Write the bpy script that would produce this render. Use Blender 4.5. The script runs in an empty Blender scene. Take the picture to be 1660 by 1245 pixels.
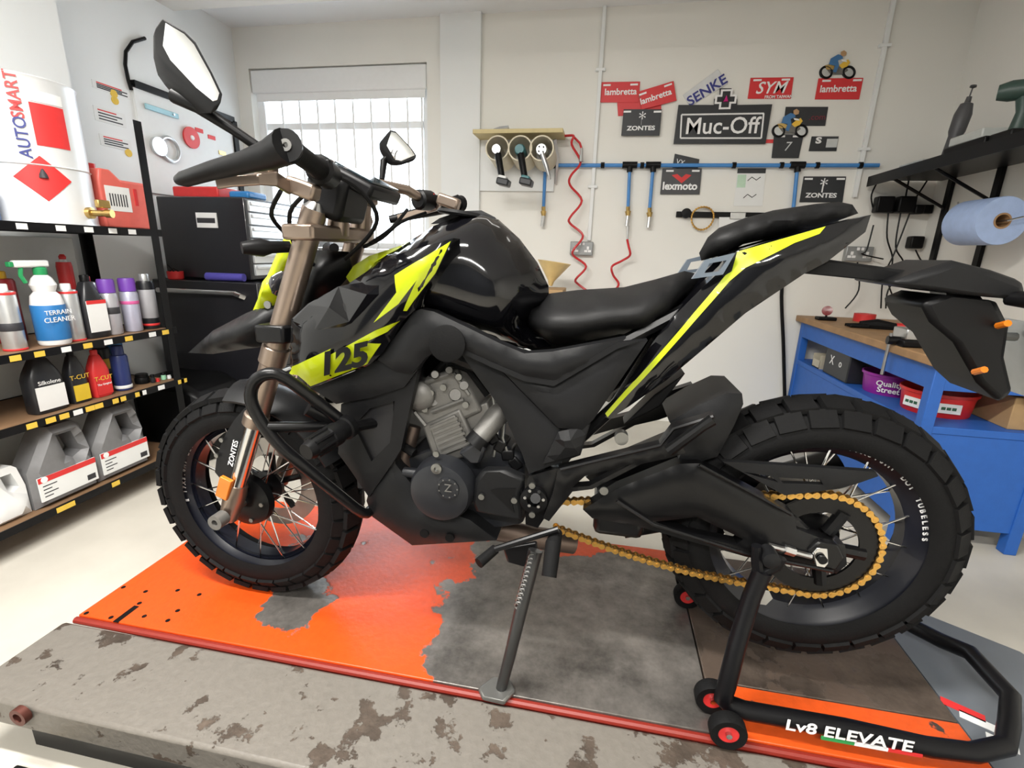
import bpy, math, random
from math import sin, cos, pi, radians, sqrt
from mathutils import Vector, Matrix
from mathutils.geometry import delaunay_2d_cdt
random.seed(7)
SC = bpy.context.scene
COL = SC.collection
# ------------------------------------------------------------------ camera
CAMH = 1.12
F, CX, CY = 784.0, 830.0, 622.5
_down = Vector(((744-CX)/F, (3524-CY)/F, 1)).normalized()
_g = Vector(((980-CX)/F, (411-CY)/F, 1))
_up = -_down
_fy = (_g - _up*_g.dot(_up)).normalized()
_fx = _up.cross(_fy)
if _fx.x < 0: _fx = -_fx
ROT = Matrix((_fx, _fy, _up))            # world = ROT @ cam (x right, y down, z forward)
cam_d = bpy.data.cameras.new('camera'); cam = bpy.data.objects.new('camera', cam_d); COL.objects.link(cam)
cam_d.sensor_width = 36; cam_d.sensor_fit = 'HORIZONTAL'; cam_d.lens = F/1660*36; cam_d.clip_start = .02
_c0, _c1, _c2 = ROT.col[0], ROT.col[1], ROT.col[2]
_m = Matrix(((_c0[0], -_c1[0], -_c2[0], 0), (_c0[1], -_c1[1], -_c2[1], 0), (_c0[2], -_c1[2], -_c2[2], CAMH), (0, 0, 0, 1)))
cam.matrix_world = _m
SC.camera = cam
# ------------------------------------------------------------------ world, lights, exposure
SC.view_settings.view_transform = 'Standard'; SC.view_settings.look = 'None'
SC.view_settings.gamma = 1; SC.view_settings.use_curve_mapping = False
SC.view_settings.exposure = 0.78
wd = bpy.data.worlds.new('overcast_sky'); SC.world = wd; wd.use_nodes = True
_bg = wd.node_tree.nodes['Background']; _bg.inputs[0].default_value = (.86, .93, 1.0, 1); _bg.inputs[1].default_value = 4.5
def area(name, loc, rot, sx, sy, power, color=(1, 1, 1)):
    l = bpy.data.lights.new(name, 'AREA'); l.shape = 'RECTANGLE'; l.size = sx; l.size_y = sy; l.energy = power; l.color = color
    o = bpy.data.objects.new(name, l); COL.objects.link(o); o.location = loc; o.rotation_euler = rot; return o
# fluorescent battens of the workshop ceiling (fixtures are built with the room)
LAMPS = [(-1.0, .35, 1.5), (-.1, -1.3, 1.5), (-.3, 2.3, 1.3)]
for i, (x, y, L) in enumerate(LAMPS):
    area('ceiling_tube_light', (x, y, 2.44 if y < 2 else 2.44), (0, 0, 0), L, .1, 60 if y < 2 else 30, (1, .97, .92))
# ------------------------------------------------------------------ pixel -> place helpers (a pixel and one known plane give a point)
def ray(px, py): return ROT @ Vector(((px-CX)/F, (py-CY)/F, 1))
def onY(px, py, Y): r = ray(px, py); return r*(Y/r.y) + Vector((0, 0, CAMH))
def onX(px, py, X): r = ray(px, py); return r*(X/r.x) + Vector((0, 0, CAMH))
def onZ(px, py, Z): r = ray(px, py); return r*((Z-CAMH)/r.z) + Vector((0, 0, CAMH))
# ------------------------------------------------------------------ materials
MATS = {}
def mat(name, col, rough=.5, metal=0, var=.12, scale=30, bump=0, coat=0, trans=0, emit=0, spec=.5, alpha=1):
    if name in MATS: return MATS[name]
    m = bpy.data.materials.new(name); m.use_nodes = True; nt = m.node_tree; b = nt.nodes['Principled BSDF']
    tc = nt.nodes.new('ShaderNodeTexCoord'); n = nt.nodes.new('ShaderNodeTexNoise'); n.inputs['Scale'].default_value = scale; n.inputs['Detail'].default_value = 4
    nt.links.new(tc.outputs['Object'], n.inputs['Vector'])
    mx = nt.nodes.new('ShaderNodeMix'); mx.data_type = 'RGBA'
    c = Vector(col); a = [max(0, x*(1-var)) for x in c]; d = [min(1, x*(1+var)) for x in c]
    mx.inputs[6].default_value = (*a, 1); mx.inputs[7].default_value = (*d, 1)
    nt.links.new(n.outputs['Fac'], mx.inputs[0]); nt.links.new(mx.outputs[2], b.inputs['Base Color'])
    b.inputs['Roughness'].default_value = rough; b.inputs['Metallic'].default_value = metal
    b.inputs['Coat Weight'].default_value = coat; b.inputs['Transmission Weight'].default_value = trans
    b.inputs['Specular IOR Level'].default_value = spec; b.inputs['Alpha'].default_value = alpha
    if emit: b.inputs['Emission Color'].default_value = (*col, 1); b.inputs['Emission Strength'].default_value = emit
    if bump:
        bp = nt.nodes.new('ShaderNodeBump'); bp.inputs['Strength'].default_value = bump; bp.inputs['Distance'].default_value = .004
        n2 = nt.nodes.new('ShaderNodeTexNoise'); n2.inputs['Scale'].default_value = scale*6; n2.inputs['Detail'].default_value = 3
        nt.links.new(tc.outputs['Object'], n2.inputs['Vector']); nt.links.new(n2.outputs['Fac'], bp.inputs['Height']); nt.links.new(bp.outputs[0], b.inputs['Normal'])
    MATS[name] = m; return m
def worn(name, paint, steel, zones, thr=.5, scale=5, r1=.35, r2=.3, amp=.3):
    """paint worn through to bare steel; zones = [(x, y, radius, amount)] where boots and stands have rubbed it off"""
    m = bpy.data.materials.new(name); m.use_nodes = True; nt = m.node_tree; b = nt.nodes['Principled BSDF']
    N = nt.nodes.new; L = nt.links.new
    tc = N('ShaderNodeTexCoord')
    n = N('ShaderNodeTexNoise'); n.inputs['Scale'].default_value = scale; n.inputs['Detail'].default_value = 9; n.inputs['Roughness'].default_value = .62; L(tc.outputs['Object'], n.inputs['Vector'])
    f = N('ShaderNodeTexNoise'); f.inputs['Scale'].default_value = 60; f.inputs['Detail'].default_value = 6; L(tc.outputs['Object'], f.inputs['Vector'])
    s = N('ShaderNodeTexNoise'); s.inputs['Scale'].default_value = 8; s.inputs['Detail'].default_value = 14; s.inputs['Roughness'].default_value = .7; L(tc.outputs['Object'], s.inputs['Vector'])
    acc = n.outputs['Fac']
    for (x, y, rad, amt) in zones:
        d = N('ShaderNodeVectorMath'); d.operation = 'MULTIPLY'; d.inputs[1].default_value = (1, 1, 0); L(tc.outputs['Object'], d.inputs[0])
        e = N('ShaderNodeVectorMath'); e.operation = 'DISTANCE'; e.inputs[1].default_value = (x, y, 0); L(d.outputs[0], e.inputs[0])
        r = N('ShaderNodeMapRange'); r.inputs[1].default_value = 0; r.inputs[2].default_value = rad; r.inputs[3].default_value = amt; r.inputs[4].default_value = 0; r.interpolation_type = 'SMOOTHSTEP'
        L(e.outputs['Value'], r.inputs[0])
        a = N('ShaderNodeMath'); a.operation = 'ADD'; L(acc, a.inputs[0]); L(r.outputs[0], a.inputs[1]); acc = a.outputs[0]
    cr = N('ShaderNodeMapRange'); cr.inputs[1].default_value = thr-.012; cr.inputs[2].default_value = thr+.012; L(acc, cr.inputs[0])
    st = N('ShaderNodeValToRGB'); e = st.color_ramp.elements
    e[0].position = .3; e[0].color = (*[x*.35 for x in steel], 1); e[1].position = .72; e[1].color = (*[min(1, x*1.5) for x in steel], 1)
    L(s.outputs['Fac'], st.inputs[0])
    pt = N('ShaderNodeMix'); pt.data_type = 'RGBA'; pt.inputs[6].default_value = (*[x*.8 for x in paint], 1); pt.inputs[7].default_value = (*[min(1, x*1.12) for x in paint], 1); L(f.outputs['Fac'], pt.inputs[0])
    mx = N('ShaderNodeMix'); mx.data_type = 'RGBA'; L(cr.outputs[0], mx.inputs[0]); L(pt.outputs[2], mx.inputs[6]); L(st.outputs[0], mx.inputs[7]); L(mx.outputs[2], b.inputs['Base Color'])
    ro = N('ShaderNodeMapRange'); ro.inputs[3].default_value = r1; ro.inputs[4].default_value = r2; L(cr.outputs[0], ro.inputs[0]); L(ro.outputs[0], b.inputs['Roughness'])
    me = N('ShaderNodeMath'); me.operation = 'MULTIPLY'; me.inputs[1].default_value = .55; L(cr.outputs[0], me.inputs[0]); L(me.outputs[0], b.inputs['Metallic'])
    h = N('ShaderNodeMath'); h.operation = 'SUBTRACT'; L(f.outputs['Fac'], h.inputs[0]); L(cr.outputs[0], h.inputs[1])
    bp = N('ShaderNodeBump'); bp.inputs['Strength'].default_value = amp; bp.inputs['Distance'].default_value = .003; L(h.outputs[0], bp.inputs['Height']); L(bp.outputs[0], b.inputs['Normal'])
    MATS[name] = m; return m
# ------------------------------------------------------------------ mesh builder
WM = {}
def world_of(o): return WM.get(o.name, Matrix.Identity(4)) if o else Matrix.Identity(4)
def V(*a): return Vector(a)
def frame(d):
    d = Vector(d).normalized(); u = Vector((0, 0, 1)) if abs(d.z) < .95 else Vector((1, 0, 0))
    a = d.cross(u).normalized(); return a, a.cross(d).normalized()
class MB:
    def __init__(s): s.v = []; s.f = []
    def add(s, vs, fs):
        k = len(s.v); s.v += [Vector(p) for p in vs]; s.f += [tuple(i+k for i in f) for f in fs]; return s
    def box(s, c, d, rot=None):
        hx, hy, hz = d[0]/2, d[1]/2, d[2]/2
        P = [Vector((x, y, z)) for x in (-hx, hx) for y in (-hy, hy) for z in (-hz, hz)]
        if rot is not None: P = [rot @ p for p in P]
        return s.add([Vector(c)+p for p in P], [(0, 1, 3, 2), (4, 6, 7, 5), (0, 4, 5, 1), (2, 3, 7, 6), (0, 2, 6, 4), (1, 5, 7, 3)])
    def b2(s, lo, hi): return s.box([(a+b)/2 for a, b in zip(lo, hi)], [abs(b-a) for a, b in zip(lo, hi)])
    def tube(s, pts, r, n=10, closed=False):
        pts = [Vector(p) for p in pts]; m = len(pts); rs = r if isinstance(r, (list, tuple)) else [r]*m
        rings = []; pa = None
        for i, p in enumerate(pts):
            if closed: d = (pts[(i+1) % m]-pts[i-1])
            else: d = pts[min(i+1, m-1)]-pts[max(i-1, 0)]
            d.normalize()
            if pa is None: a, b = frame(d)
            else:
                a = (pa - d*pa.dot(d)); a = a.normalized() if a.length > 1e-6 else frame(d)[0]; b = a.cross(d).normalized()
            pa = a
            rings.append([p + (a*cos(2*pi*k/n)+b*sin(2*pi*k/n))*rs[i] for k in range(n)])
        return s.loft(rings, closed)
    def loft(s, rings, closed=False, caps=True):
        n = len(rings[0]); vs = [p for r in rings for p in r]; m = len(rings); fs = []
        for i in range(m if closed else m-1):
            j = (i+1) % m
            for k in range(n): fs.append((i*n+k, i*n+(k+1) % n, j*n+(k+1) % n, j*n+k))
        if caps and not closed: fs += [tuple(range(n-1, -1, -1)), tuple((m-1)*n+k for k in range(n))]
        return s.add(vs, fs)
    def lathe(s, prof, o=(0, 0, 0), ax=(0, 0, 1), n=24, closed=False):
        o = Vector(o); ax = Vector(ax).normalized(); a, b = frame(ax)
        rings = [[o + ax*h + (a*cos(2*pi*k/n)+b*sin(2*pi*k/n))*max(r, 1e-4) for k in range(n)] for r, h in prof]
        return s.loft(rings, closed)
    def prism(s, poly, off):
        off = Vector(off); p = [Vector(q) for q in poly]; n = len(p)
        tri = _fill(p)
        vs = p + [q+off for q in p]
        fs = [tuple(t) for t in tri] + [tuple(i+n for i in reversed(t)) for t in tri] + [(i, (i+1) % n, (i+1) % n+n, i+n) for i in range(n)]
        return s.add(vs, fs)
    def mesh(s, name, smooth=35):
        me = bpy.data.meshes.new(name); me.from_pydata([tuple(p) for p in s.v], [], s.f)
        import bmesh
        bm = bmesh.new(); bm.from_mesh(me); bmesh.ops.recalc_face_normals(bm, faces=bm.faces); bm.to_mesh(me); bm.free()
        if smooth:
            for p in me.polygons: p.use_smooth = True
            me.set_sharp_from_angle(angle=radians(smooth))
        return me
    def build(s, name, m, parent=None, bevel=0, smooth=35, M=None, seg=2):
        me = s.mesh(name, smooth); me.materials.append(m)
        return link(name, me, parent, M, bevel, seg)
def _fill(p):
    from mathutils.geometry import tessellate_polygon
    return tessellate_polygon([p])
def link(name, me, parent=None, M=None, bevel=0, seg=2):
    o = bpy.data.objects.new(name, me); COL.objects.link(o); M = M or Matrix.Identity(4)
    if parent:
        o.parent = parent; o.matrix_parent_inverse = world_of(parent).inverted()
    o.matrix_basis = M; WM[o.name] = M.copy()
    if bevel:
        b = o.modifiers.new('bevel', 'BEVEL'); b.width = bevel; b.segments = seg; b.limit_method = 'ANGLE'; b.angle_limit = radians(40)
        if me.polygons: pass
    return o
def tag(o, label, cat, group=None):
    o['label'] = label; o['category'] = cat
    if group: o['group'] = group
    return o
def thing(name, label, cat, loc, group=None):
    o = bpy.data.objects.new(name, None); o.empty_display_size = .05; COL.objects.link(o)
    M = Matrix.Translation(Vector(loc)); o.matrix_basis = M; WM[o.name] = M.copy()
    return tag(o, label, cat, group)
def struct(name, mb, m, parent=None, bevel=0, kind='structure'):
    o = mb.build(name, m, parent, bevel)
    if not parent: o['kind'] = kind
    return o
def text(body, size, loc, m, name, parent=None, face='-Y', rot=0, shear=0, ext=.0006, sx=1, spacing=1, bold=0):
    c = bpy.data.curves.new(name, 'FONT'); c.body = body; c.size = size; c.align_x = 'CENTER'; c.align_y = 'CENTER'; c.extrude = ext; c.shear = shear; c.space_character = spacing; c.offset = bold; c.resolution_u = 3
    t = bpy.data.objects.new(name, c); COL.objects.link(t)
    dg = bpy.context.evaluated_depsgraph_get(); me = bpy.data.meshes.new_from_object(t.evaluated_get(dg)); bpy.data.objects.remove(t)
    if isinstance(face, Matrix): B = face
    else: B = {'-Y': Matrix.Rotation(pi/2, 4, 'X'), '+X': Matrix.Rotation(pi/2, 4, 'Z') @ Matrix.Rotation(pi/2, 4, 'X'), '+Z': Matrix.Identity(4)}[face]
    M = Matrix.Translation(Vector(loc)) @ B @ Matrix.Rotation(rot, 4, 'Z') @ Matrix.Diagonal((sx, 1, 1, 1))
    me.transform(M); me.materials.clear(); me.materials.append(m)
    return link(name, me, parent)
# ------------------------------------------------------------------ 2-D outline -> body
def inside(p, poly):
    x, y = p; r = False; n = len(poly)
    for i in range(n):
        x1, y1 = poly[i]; x2, y2 = poly[i-1]
        if (y1 > y) != (y2 > y) and x < (x2-x1)*(y-y1)/(y2-y1)+x1: r = not r
    return r
def segd(p, a, b):
    ax, ay = a; bx, by = b; dx, dy = bx-ax, by-ay; q = dx*dx+dy*dy
    t = 0 if q == 0 else max(0, min(1, ((p[0]-ax)*dx+(p[1]-ay)*dy)/q))
    return math.hypot(p[0]-ax-t*dx, p[1]-ay-t*dy)
def fill2(poly, holes=(), step=.02, extra=()):
    vs = []; es = []
    for lp in [poly, *holes]:
        k0 = len(vs); L = []
        for i in range(len(lp)):
            a = lp[i]; b = lp[(i+1) % len(lp)]; n = max(1, int(math.hypot(b[0]-a[0], b[1]-a[1])/step))
            for j in range(n): L.append((a[0]+(b[0]-a[0])*j/n, a[1]+(b[1]-a[1])*j/n))
        vs += L; es += [(k0+i, k0+(i+1) % len(L)) for i in range(len(L))]
    def ins(p): return inside(p, poly) and not any(inside(p, h) for h in holes)
    def dist(p): return min(segd(p, lp[i-1], lp[i]) for lp in [poly, *holes] for i in range(len(lp)))
    xs = [p[0] for p in poly]; ys = [p[1] for p in poly]
    y = min(ys)+step*.5; row = 0
    while y < max(ys):
        x = min(xs)+step*(.25+.5*(row % 2))
        while x < max(xs):
            if ins((x, y)) and dist((x, y)) > step*.45: vs.append((x, y))
            x += step
        y += step*.87; row += 1
    vs += list(extra)
    ov, oe, of, *_ = delaunay_2d_cdt([Vector(p) for p in vs], es, [], 0, 1e-7)
    tris = []
    for f in of:
        c = (sum(ov[i].x for i in f)/len(f), sum(ov[i].y for i in f)/len(f))
        if ins(c): tris.append(tuple(f))
    ov = [(p.x, p.y) for p in ov]
    return ov, tris, [dist(p) for p in ov]
def prof(t): t = min(1, max(0, t)); return sqrt(max(0, 1-(1-t)**2))
def spline(P, n=5):
    """smooth curve through 3-D points"""
    Q = []
    for i in range(len(P)-1):
        a, b = P[i], P[i+1]; pm = P[max(i-1, 0)]; pn = P[min(i+2, len(P)-1)]
        for k in range(n):
            t = k/n; Q.append(.5*((2*a)+(b-pm)*t+(2*pm-5*a+4*b-pn)*t*t+(3*a-pm-3*b+pn)*t**3))
    return Q+[P[-1]]
def rounded(pts, it=1):
    for _ in range(it):
        q = []
        for i in range(len(pts)):
            a = pts[i]; b = pts[(i+1) % len(pts)]
            q += [(a[0]*.75+b[0]*.25, a[1]*.75+b[1]*.25), (a[0]*.25+b[0]*.75, a[1]*.25+b[1]*.75)]
        pts = q
    return pts
YB = 1.07                                # the motorcycle stands along X, its middle plane at this depth
def sheet(name, m, parent, ov, tris, fr, bk, mirror=False, smooth=40):
    """closed body: fr/bk = lateral offset (towards camera) of front and back skin at each 2-D vertex"""
    n = len(ov); out = None
    for sgn in ((1, -1) if mirror else (1,)):
        mb = MB()
        vs = [(x, YB-sgn*l, z) for (x, z), l in zip(ov, fr)] + [(x, YB-sgn*l, z) for (x, z), l in zip(ov, bk)]
        cnt = {}
        for t in tris:
            for i in range(len(t)):
                e = (t[i], t[(i+1) % len(t)]); cnt[frozenset(e)] = cnt.get(frozenset(e), 0)+1
        fs = list(tris) + [tuple(i+n for i in reversed(t)) for t in tris]
        for t in tris:
            for i in range(len(t)):
                a, b = t[i], t[(i+1) % len(t)]
                if cnt[frozenset((a, b))] == 1: fs.append((b, a, a+n, b+n))
        mb.add(vs, fs); o = mb.build(name, m, parent, smooth=smooth)
        out = out or o
    return out
class Surf: pass
def relax(tris, vals, ds, it=5):
    """even out the moulded height field, outline kept"""
    nb = [set() for _ in vals]
    for t in tris:
        for i in range(len(t)): nb[t[i]].add(t[i-1]); nb[t[i-1]].add(t[i])
    for _ in range(it):
        vals = [v if ds[i] < 1e-5 or not nb[i] else .4*v+.6*sum(vals[j] for j in nb[i])/len(nb[i]) for i, v in enumerate(vals)]
    return vals
def field(ov, tris, vals):
    def f(p):
        for t in tris:
            (x1, y1), (x2, y2), (x3, y3) = ov[t[0]], ov[t[1]], ov[t[2]]
            D = (y2-y3)*(x1-x3)+(x3-x2)*(y1-y3)
            if abs(D) < 1e-14: continue
            a = ((y2-y3)*(p[0]-x3)+(x3-x2)*(p[1]-y3))/D; b = ((y3-y1)*(p[0]-x3)+(x1-x3)*(p[1]-y3))/D
            if a >= -1e-6 and b >= -1e-6 and a+b <= 1+1e-6: return a*vals[t[0]]+b*vals[t[1]]+(1-a-b)*vals[t[2]]
        return vals[min(range(len(ov)), key=lambda i: (ov[i][0]-p[0])**2+(ov[i][1]-p[1])**2)]
    return f
def panel(name, px, lat, m, parent, bulge=.008, D=.03, thick=.012, step=.02, holes=(), peaks=(), mirror=True, rnd=0, it=3, sm=40):
    """moulded panel with its outline given in the picture at lateral offset lat; near side plus its twin on the far side"""
    q = lambda L: [(lambda w: (w.x, w.z))(onY(a, b, YB-lat)) for a, b in L]
    poly = q(px); poly = rounded(poly, rnd) if rnd else poly; hs = [q(h) for h in holes]
    pk = []
    for (a, b, e, r) in peaks: w = onY(a, b, YB-lat); pk.append((w.x, w.z, e, r))
    def lift(p, d): return lat + bulge*prof(d/D) + sum(e*max(0, 1-math.hypot(p[0]-x, p[1]-z)/r)*min(1, d/.012) for x, z, e, r in pk)
    ov, tris, ds = fill2(poly, hs, step, [(x, z) for x, z, e, r in pk])
    fr = relax(tris, [lift(p, d) for p, d in zip(ov, ds)], ds, it)
    sheet(name, m, parent, ov, tris, fr, [lat-thick]*len(ov), mirror, sm)
    s = Surf(); s.lat = lat; s.f = field(ov, tris, fr); return s
def puff(name, px, ulat, m, parent, W, D, step=.02, base=.0, shape=None, rnd=0):
    """body symmetric about the bike's middle plane, outline in the picture taken at lateral offset ulat"""
    poly = [(lambda w: (w.x, w.z))(onY(a, b, YB-ulat)) for a, b in px]; poly = rounded(poly, rnd) if rnd else poly
    ov, tris, ds = fill2(poly, (), step)
    def lift(p, d): return base + (W-base)*prof(d/D)*(shape(p) if shape else 1)
    fr = relax(tris, [lift(p, d) for p, d in zip(ov, ds)], ds, 6)
    sheet(name, m, parent, ov, tris, fr, [-a for a in fr], smooth=60)
    s = Surf(); s.lat = W
    s.f = field(ov, tris, fr)
    return s
def decal(name, px, surf, m, parent, eps=.0016, step=.012, mirror=True, rnd=0):
    """thin sticker lying on a moulded surface"""
    pts = []
    for a, b in px:
        l = surf.lat
        for _ in range(4):
            w = onY(a, b, YB-l); l = surf.f((w.x, w.z))
        pts.append((w.x, w.z))
    if rnd: pts = rounded(pts, rnd)
    ov, tris, ds = fill2(pts, (), step)
    fr = [surf.f(p)+eps for p in ov]
    return sheet(name, m, parent, ov, tris, fr, [l-.003 for l in fr], mirror)
# ================================================================== materials used widely
M_wall = mat('white_painted_wall', (.80, .79, .745), .75, var=.03, scale=3, bump=.08)
M_wall2 = mat('cool_white_wall', (.80, .82, .82), .75, var=.03, scale=3, bump=.08)
M_ceil = mat('white_ceiling', (.82, .83, .84), .8, var=.02, scale=2)
M_white = mat('white_gloss_paint', (.82, .83, .83), .4, var=.03)
M_black = mat('black_plastic', (.004, .004, .0045), .42, spec=.2)
M_blackmatte = mat('black_textured_plastic', (.012, .012, .013), .6, bump=.15, scale=60, spec=.3)
M_blackmetal = mat('black_painted_steel', (.004, .004, .005), .35, spec=.22)
M_rubber = mat('black_rubber', (.006, .006, .0063), .7, bump=.15, scale=40, spec=.14)
M_steel = mat('bare_steel', (.5, .5, .5), .3, metal=1)
M_chrome = mat('chrome', (.6, .6, .6), .16, metal=1, var=.04)
M_bolt = mat('zinc_bolt', (.26, .26, .25), .38, metal=1)
M_brass = mat('brass', (.55, .38, .14), .35, metal=1)
M_red = mat('red_plastic', (.62, .03, .03), .45)
M_wood = mat('worn_wood', (.34, .2, .095), .6, var=.35, scale=14, bump=.1)
M_paper = mat('white_paper', (.78, .79, .78), .8, var=.03)
M_blue = mat('blue_bench_paint', (.02, .12, .47), .5, var=.1, bump=.1)
M_yellowtag = mat('yellow_tag', (.75, .5, .06), .6)
M_darkprint = mat('dark_print', (.03, .03, .035), .6)
M_whiteprint = mat('white_print', (.85, .85, .85), .5, var=.03)
M_redprint = mat('red_print', (.65, .03, .03), .5)
# ================================================================== room
XL, XL2, XR, YW, YF, ZC = -2.42, -2.62, 1.86, 3.40, -2.6, 2.55
fl = mat('worn_cream_concrete', (.56, .53, .465), .55, var=.18, scale=4, bump=.2)
struct('floor', MB().b2((XL2-.1, YF-.1, -.1), (XR+.1, YW+.15, 0)), fl)
struct('ceiling', MB().b2((XL2-.1, YF-.1, ZC), (XR+.1, YW+.15, ZC+.1)), M_ceil)
struct('trim_1', MB().b2((XL2, 1.9, ZC-.1), (XR, 2.92, ZC)), mat('beige_beam', (.66, .63, .58), .7, var=.03, scale=2))
wx0, wx1, wz0, wz1 = -2.52, -1.225, 1.12, 2.30
wb = MB()
wb.b2((XL2-.1, YW, 0), (wx0, YW+.15, ZC)); wb.b2((wx1, YW, 0), (XR+.1, YW+.15, ZC)); wb.b2((wx0, YW, 0), (wx1, YW+.15, wz0)); wb.b2((wx0, YW, wz1), (wx1, YW+.15, ZC))
struct('wall_back', wb, M_wall)
struct('wall_left', MB().b2((XL-.1-.2, YF, 0), (XL, 2.05, ZC)).b2((XL2-.1, 2.05, 0), (XL2, YW, ZC)), M_wall2)
struct('wall_right', MB().b2((XR, YF, 0), (XR+.1, YW, ZC)), M_wall)
# wall behind the camera with an unseen dark door added to darken reflections
struct('wall_front', MB().b2((XL, YF-.1, 0), (XR, YF, ZC)), M_wall)
rd = struct('added_door_1', MB().b2((-2.0, YF, 0), (1.5, YF+.02, 2.3)), mat('added_grey_door', (.1, .11, .12), .5))
for k in range(23): MB().b2((-2.0, YF+.02, .005+k*.1), (1.5, YF+.03, .095+k*.1)).build('added_door_slat', MATS['added_grey_door'], rd, .004)
struct('trim_2', MB().b2((onY(717, 200, YW).x, YW-.035, 0), (onY(780, 200, YW).x, YW, ZC)), M_wall2)
# window
w1 = MB()
for x in (wx0+.025, wx1-.025): w1.b2((x-.025, YW+.06, wz0), (x+.025, YW+.12, wz1))
zt = onY(600, 205, YW+.09).z
for z in (wz0+.025, zt, wz1-.025): w1.b2((wx0, YW+.062, z-.022), (wx1, YW+.118, z+.022))
win = struct('window_1', w1, M_white)
MB().b2((wx0, YW+.085, wz0), (wx1, YW+.09, wz1)).build('pane', mat('window_glass', (.95, .98, 1), .02, trans=1, var=0), win)
for px in (430, 459, 487, 516, 544, 573, 602, 632, 661, 684):
    x = onY(px, 190, YW+.04).x
    MB().tube([(x, YW+.04, wz0), (x, YW+.04, wz1)], .008, 8).build('security_bar', M_white, win)
MB().b2((wx0+.005, YW+.005, wz1-.15), (wx1-.005, YW+.05, wz1-.005)).build('roller_blind_box', M_white, win, .01)
MB().b2((wx0+.03, YW+.02, wz1-.2), (wx1-.02, YW+.025, wz1-.14)).build('blind_cloth', M_white, win)
MB().b2((wx0-.03, YW-.04, wz0-.03), (wx1+.03, YW+.08, wz0)).build('sill', M_white, win, .004)
# ceiling battens
lampmat = mat('lit_tube', (1, .97, .92), .4, emit=4, var=0)
for i, (x, y, L) in enumerate(LAMPS):
    t = thing('fluorescent_batten', 'white fluorescent batten fixed under the ceiling', 'ceiling light', (x, y, ZC), 'ceiling battens')
    zc = ZC if y < 1.8 else ZC-.1
    MB().b2((x-L/2, y-.05, zc-.05), (x+L/2, y+.05, zc)).build('housing', M_white, t, .004)
    MB().tube([(x-L/2+.03, y, zc-.072), (x+L/2-.03, y, zc-.072)], .013, 10).build('tube', lampmat, t)
    for s in (-1, 1): MB().b2((x+s*(L/2-.02)-.012, y-.014, zc-.09), (x+s*(L/2-.02)+.012, y+.014, zc-.045)).build('lamp_holder', M_white, t)
# conduits on the back wall
def conduit(px0, py0, px1, py1, lab):
    a, b = onY(px0, py0, YW-.012), onY(px1, py1, YW-.012)
    t = thing('wall_conduit', lab, 'conduit', (b.x, YW, b.z))
    MB().b2((b.x-.011, YW-.022, b.z), (b.x+.011, YW, ZC if py0 < 30 else a.z)).build('channel', M_wall2, t, .002)
    for k in (.25, .75):
        z = b.z+(ZC-b.z if py0 < 30 else a.z-b.z)*k
        MB().b2((b.x-.03, YW-.024, z-.008), (b.x+.03, YW, z+.008)).build('clip', M_wall2, t, .002)
conduit(968, 20, 955, 390, 'thin white conduit running down behind the red hose to the double socket')
conduit(1445, 10, 1385, 320, 'white conduit running from ceiling to the black plates, right of the signs')
# ================================================================== motorcycle lift
ZL = .17
lift = thing('motorcycle_lift', 'low steel motorcycle lift with worn orange deck and grey side extension', 'lift table', (-.2, 1.1, 0))
orange = worn('worn_orange_paint', (.7, .075, .008), (.2, .185, .17), [(.0, 1.12, .62, .5), (-.78, 1.02, .16, .3), (.2, 1.3, .3, .3), (.15, .9, .4, .35), (-1.15, 1.0, .4, -.3), (-.05, 1.5, .2, -.55), (.2, 1.5, .2, -.55), (-.55, 1.25, .3, -.12), (-.45, .9, .2, -.15)], thr=.6, scale=6)
steelm = worn('scuffed_grey_steel', (.165, .15, .13), (.12, .092, .072), [(-.3, .72, .6, .05), (.4, .72, .5, .05)], thr=.6, scale=13, r1=.5, r2=.6, amp=.6)
brownm = worn('rusty_brown_plate', (.09, .065, .05), (.13, .1, .08), [(.5, 1.1, .4, .05)], thr=.5, scale=7, r1=.4, r2=.45, amp=.3)
redm = worn('chipped_orange_strip', (.66, .085, .012), (.09, .07, .06), [], thr=.64, scale=12)
greyplate = mat('blue_grey_plate', (.13, .145, .165), .35, var=.15, scale=5)
MB().b2((-1.29, .85, ZL-.03), (.302, 1.5, ZL)).build('deck_plate', orange, lift, .002)
MB().b2((.306, .985, ZL-.03), (.826, 1.5, ZL)).build('rear_deck_plate', brownm, lift, .002)
MB().b2((.306, .85, ZL-.03), (.826, .982, ZL)).build('rear_side_strip', redm, lift, .002)
MB().tube([(-1.29, .842, ZL-.01), (.83, .842, ZL-.01)], .009, 10).build('edge_lip', mat('dark_red_lip', (.22, .02, .012), .4), lift)
MB().prism([(.832, .6, ZL-.004), (.832, 1.45, ZL-.004), (.96, 1.36, ZL-.004), (1.13, 1.25, ZL-.004), (1.22, 1.0, ZL-.004), (1.22, .6, ZL-.004)], (0, 0, -.03)).build('ramp_plate', greyplate, lift)
MB().b2((-1.29, 1.0, .03), (.83, 1.45, ZL-.03)).build('lower_frame', M_blackmetal, lift)
MB().b2((-1.31, .615, ZL-.075), (1.1, .83, ZL-.006)).build('side_extension', steelm, lift, .008)
MB().b2((-1.2, .65, .0), (1.0, .8, ZL-.075)).build('extension_leg', M_blackmetal, lift)
p = onY(40, 1155, .612)
MB().lathe([(.012, 0), (.02, .0), (.02, .014), (.011, .014), (.011, .004)], p, (0, -1, 0), 16).build('bolt', mat('rusty_bolt', (.12, .04, .03), .5, metal=.6), lift)
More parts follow.
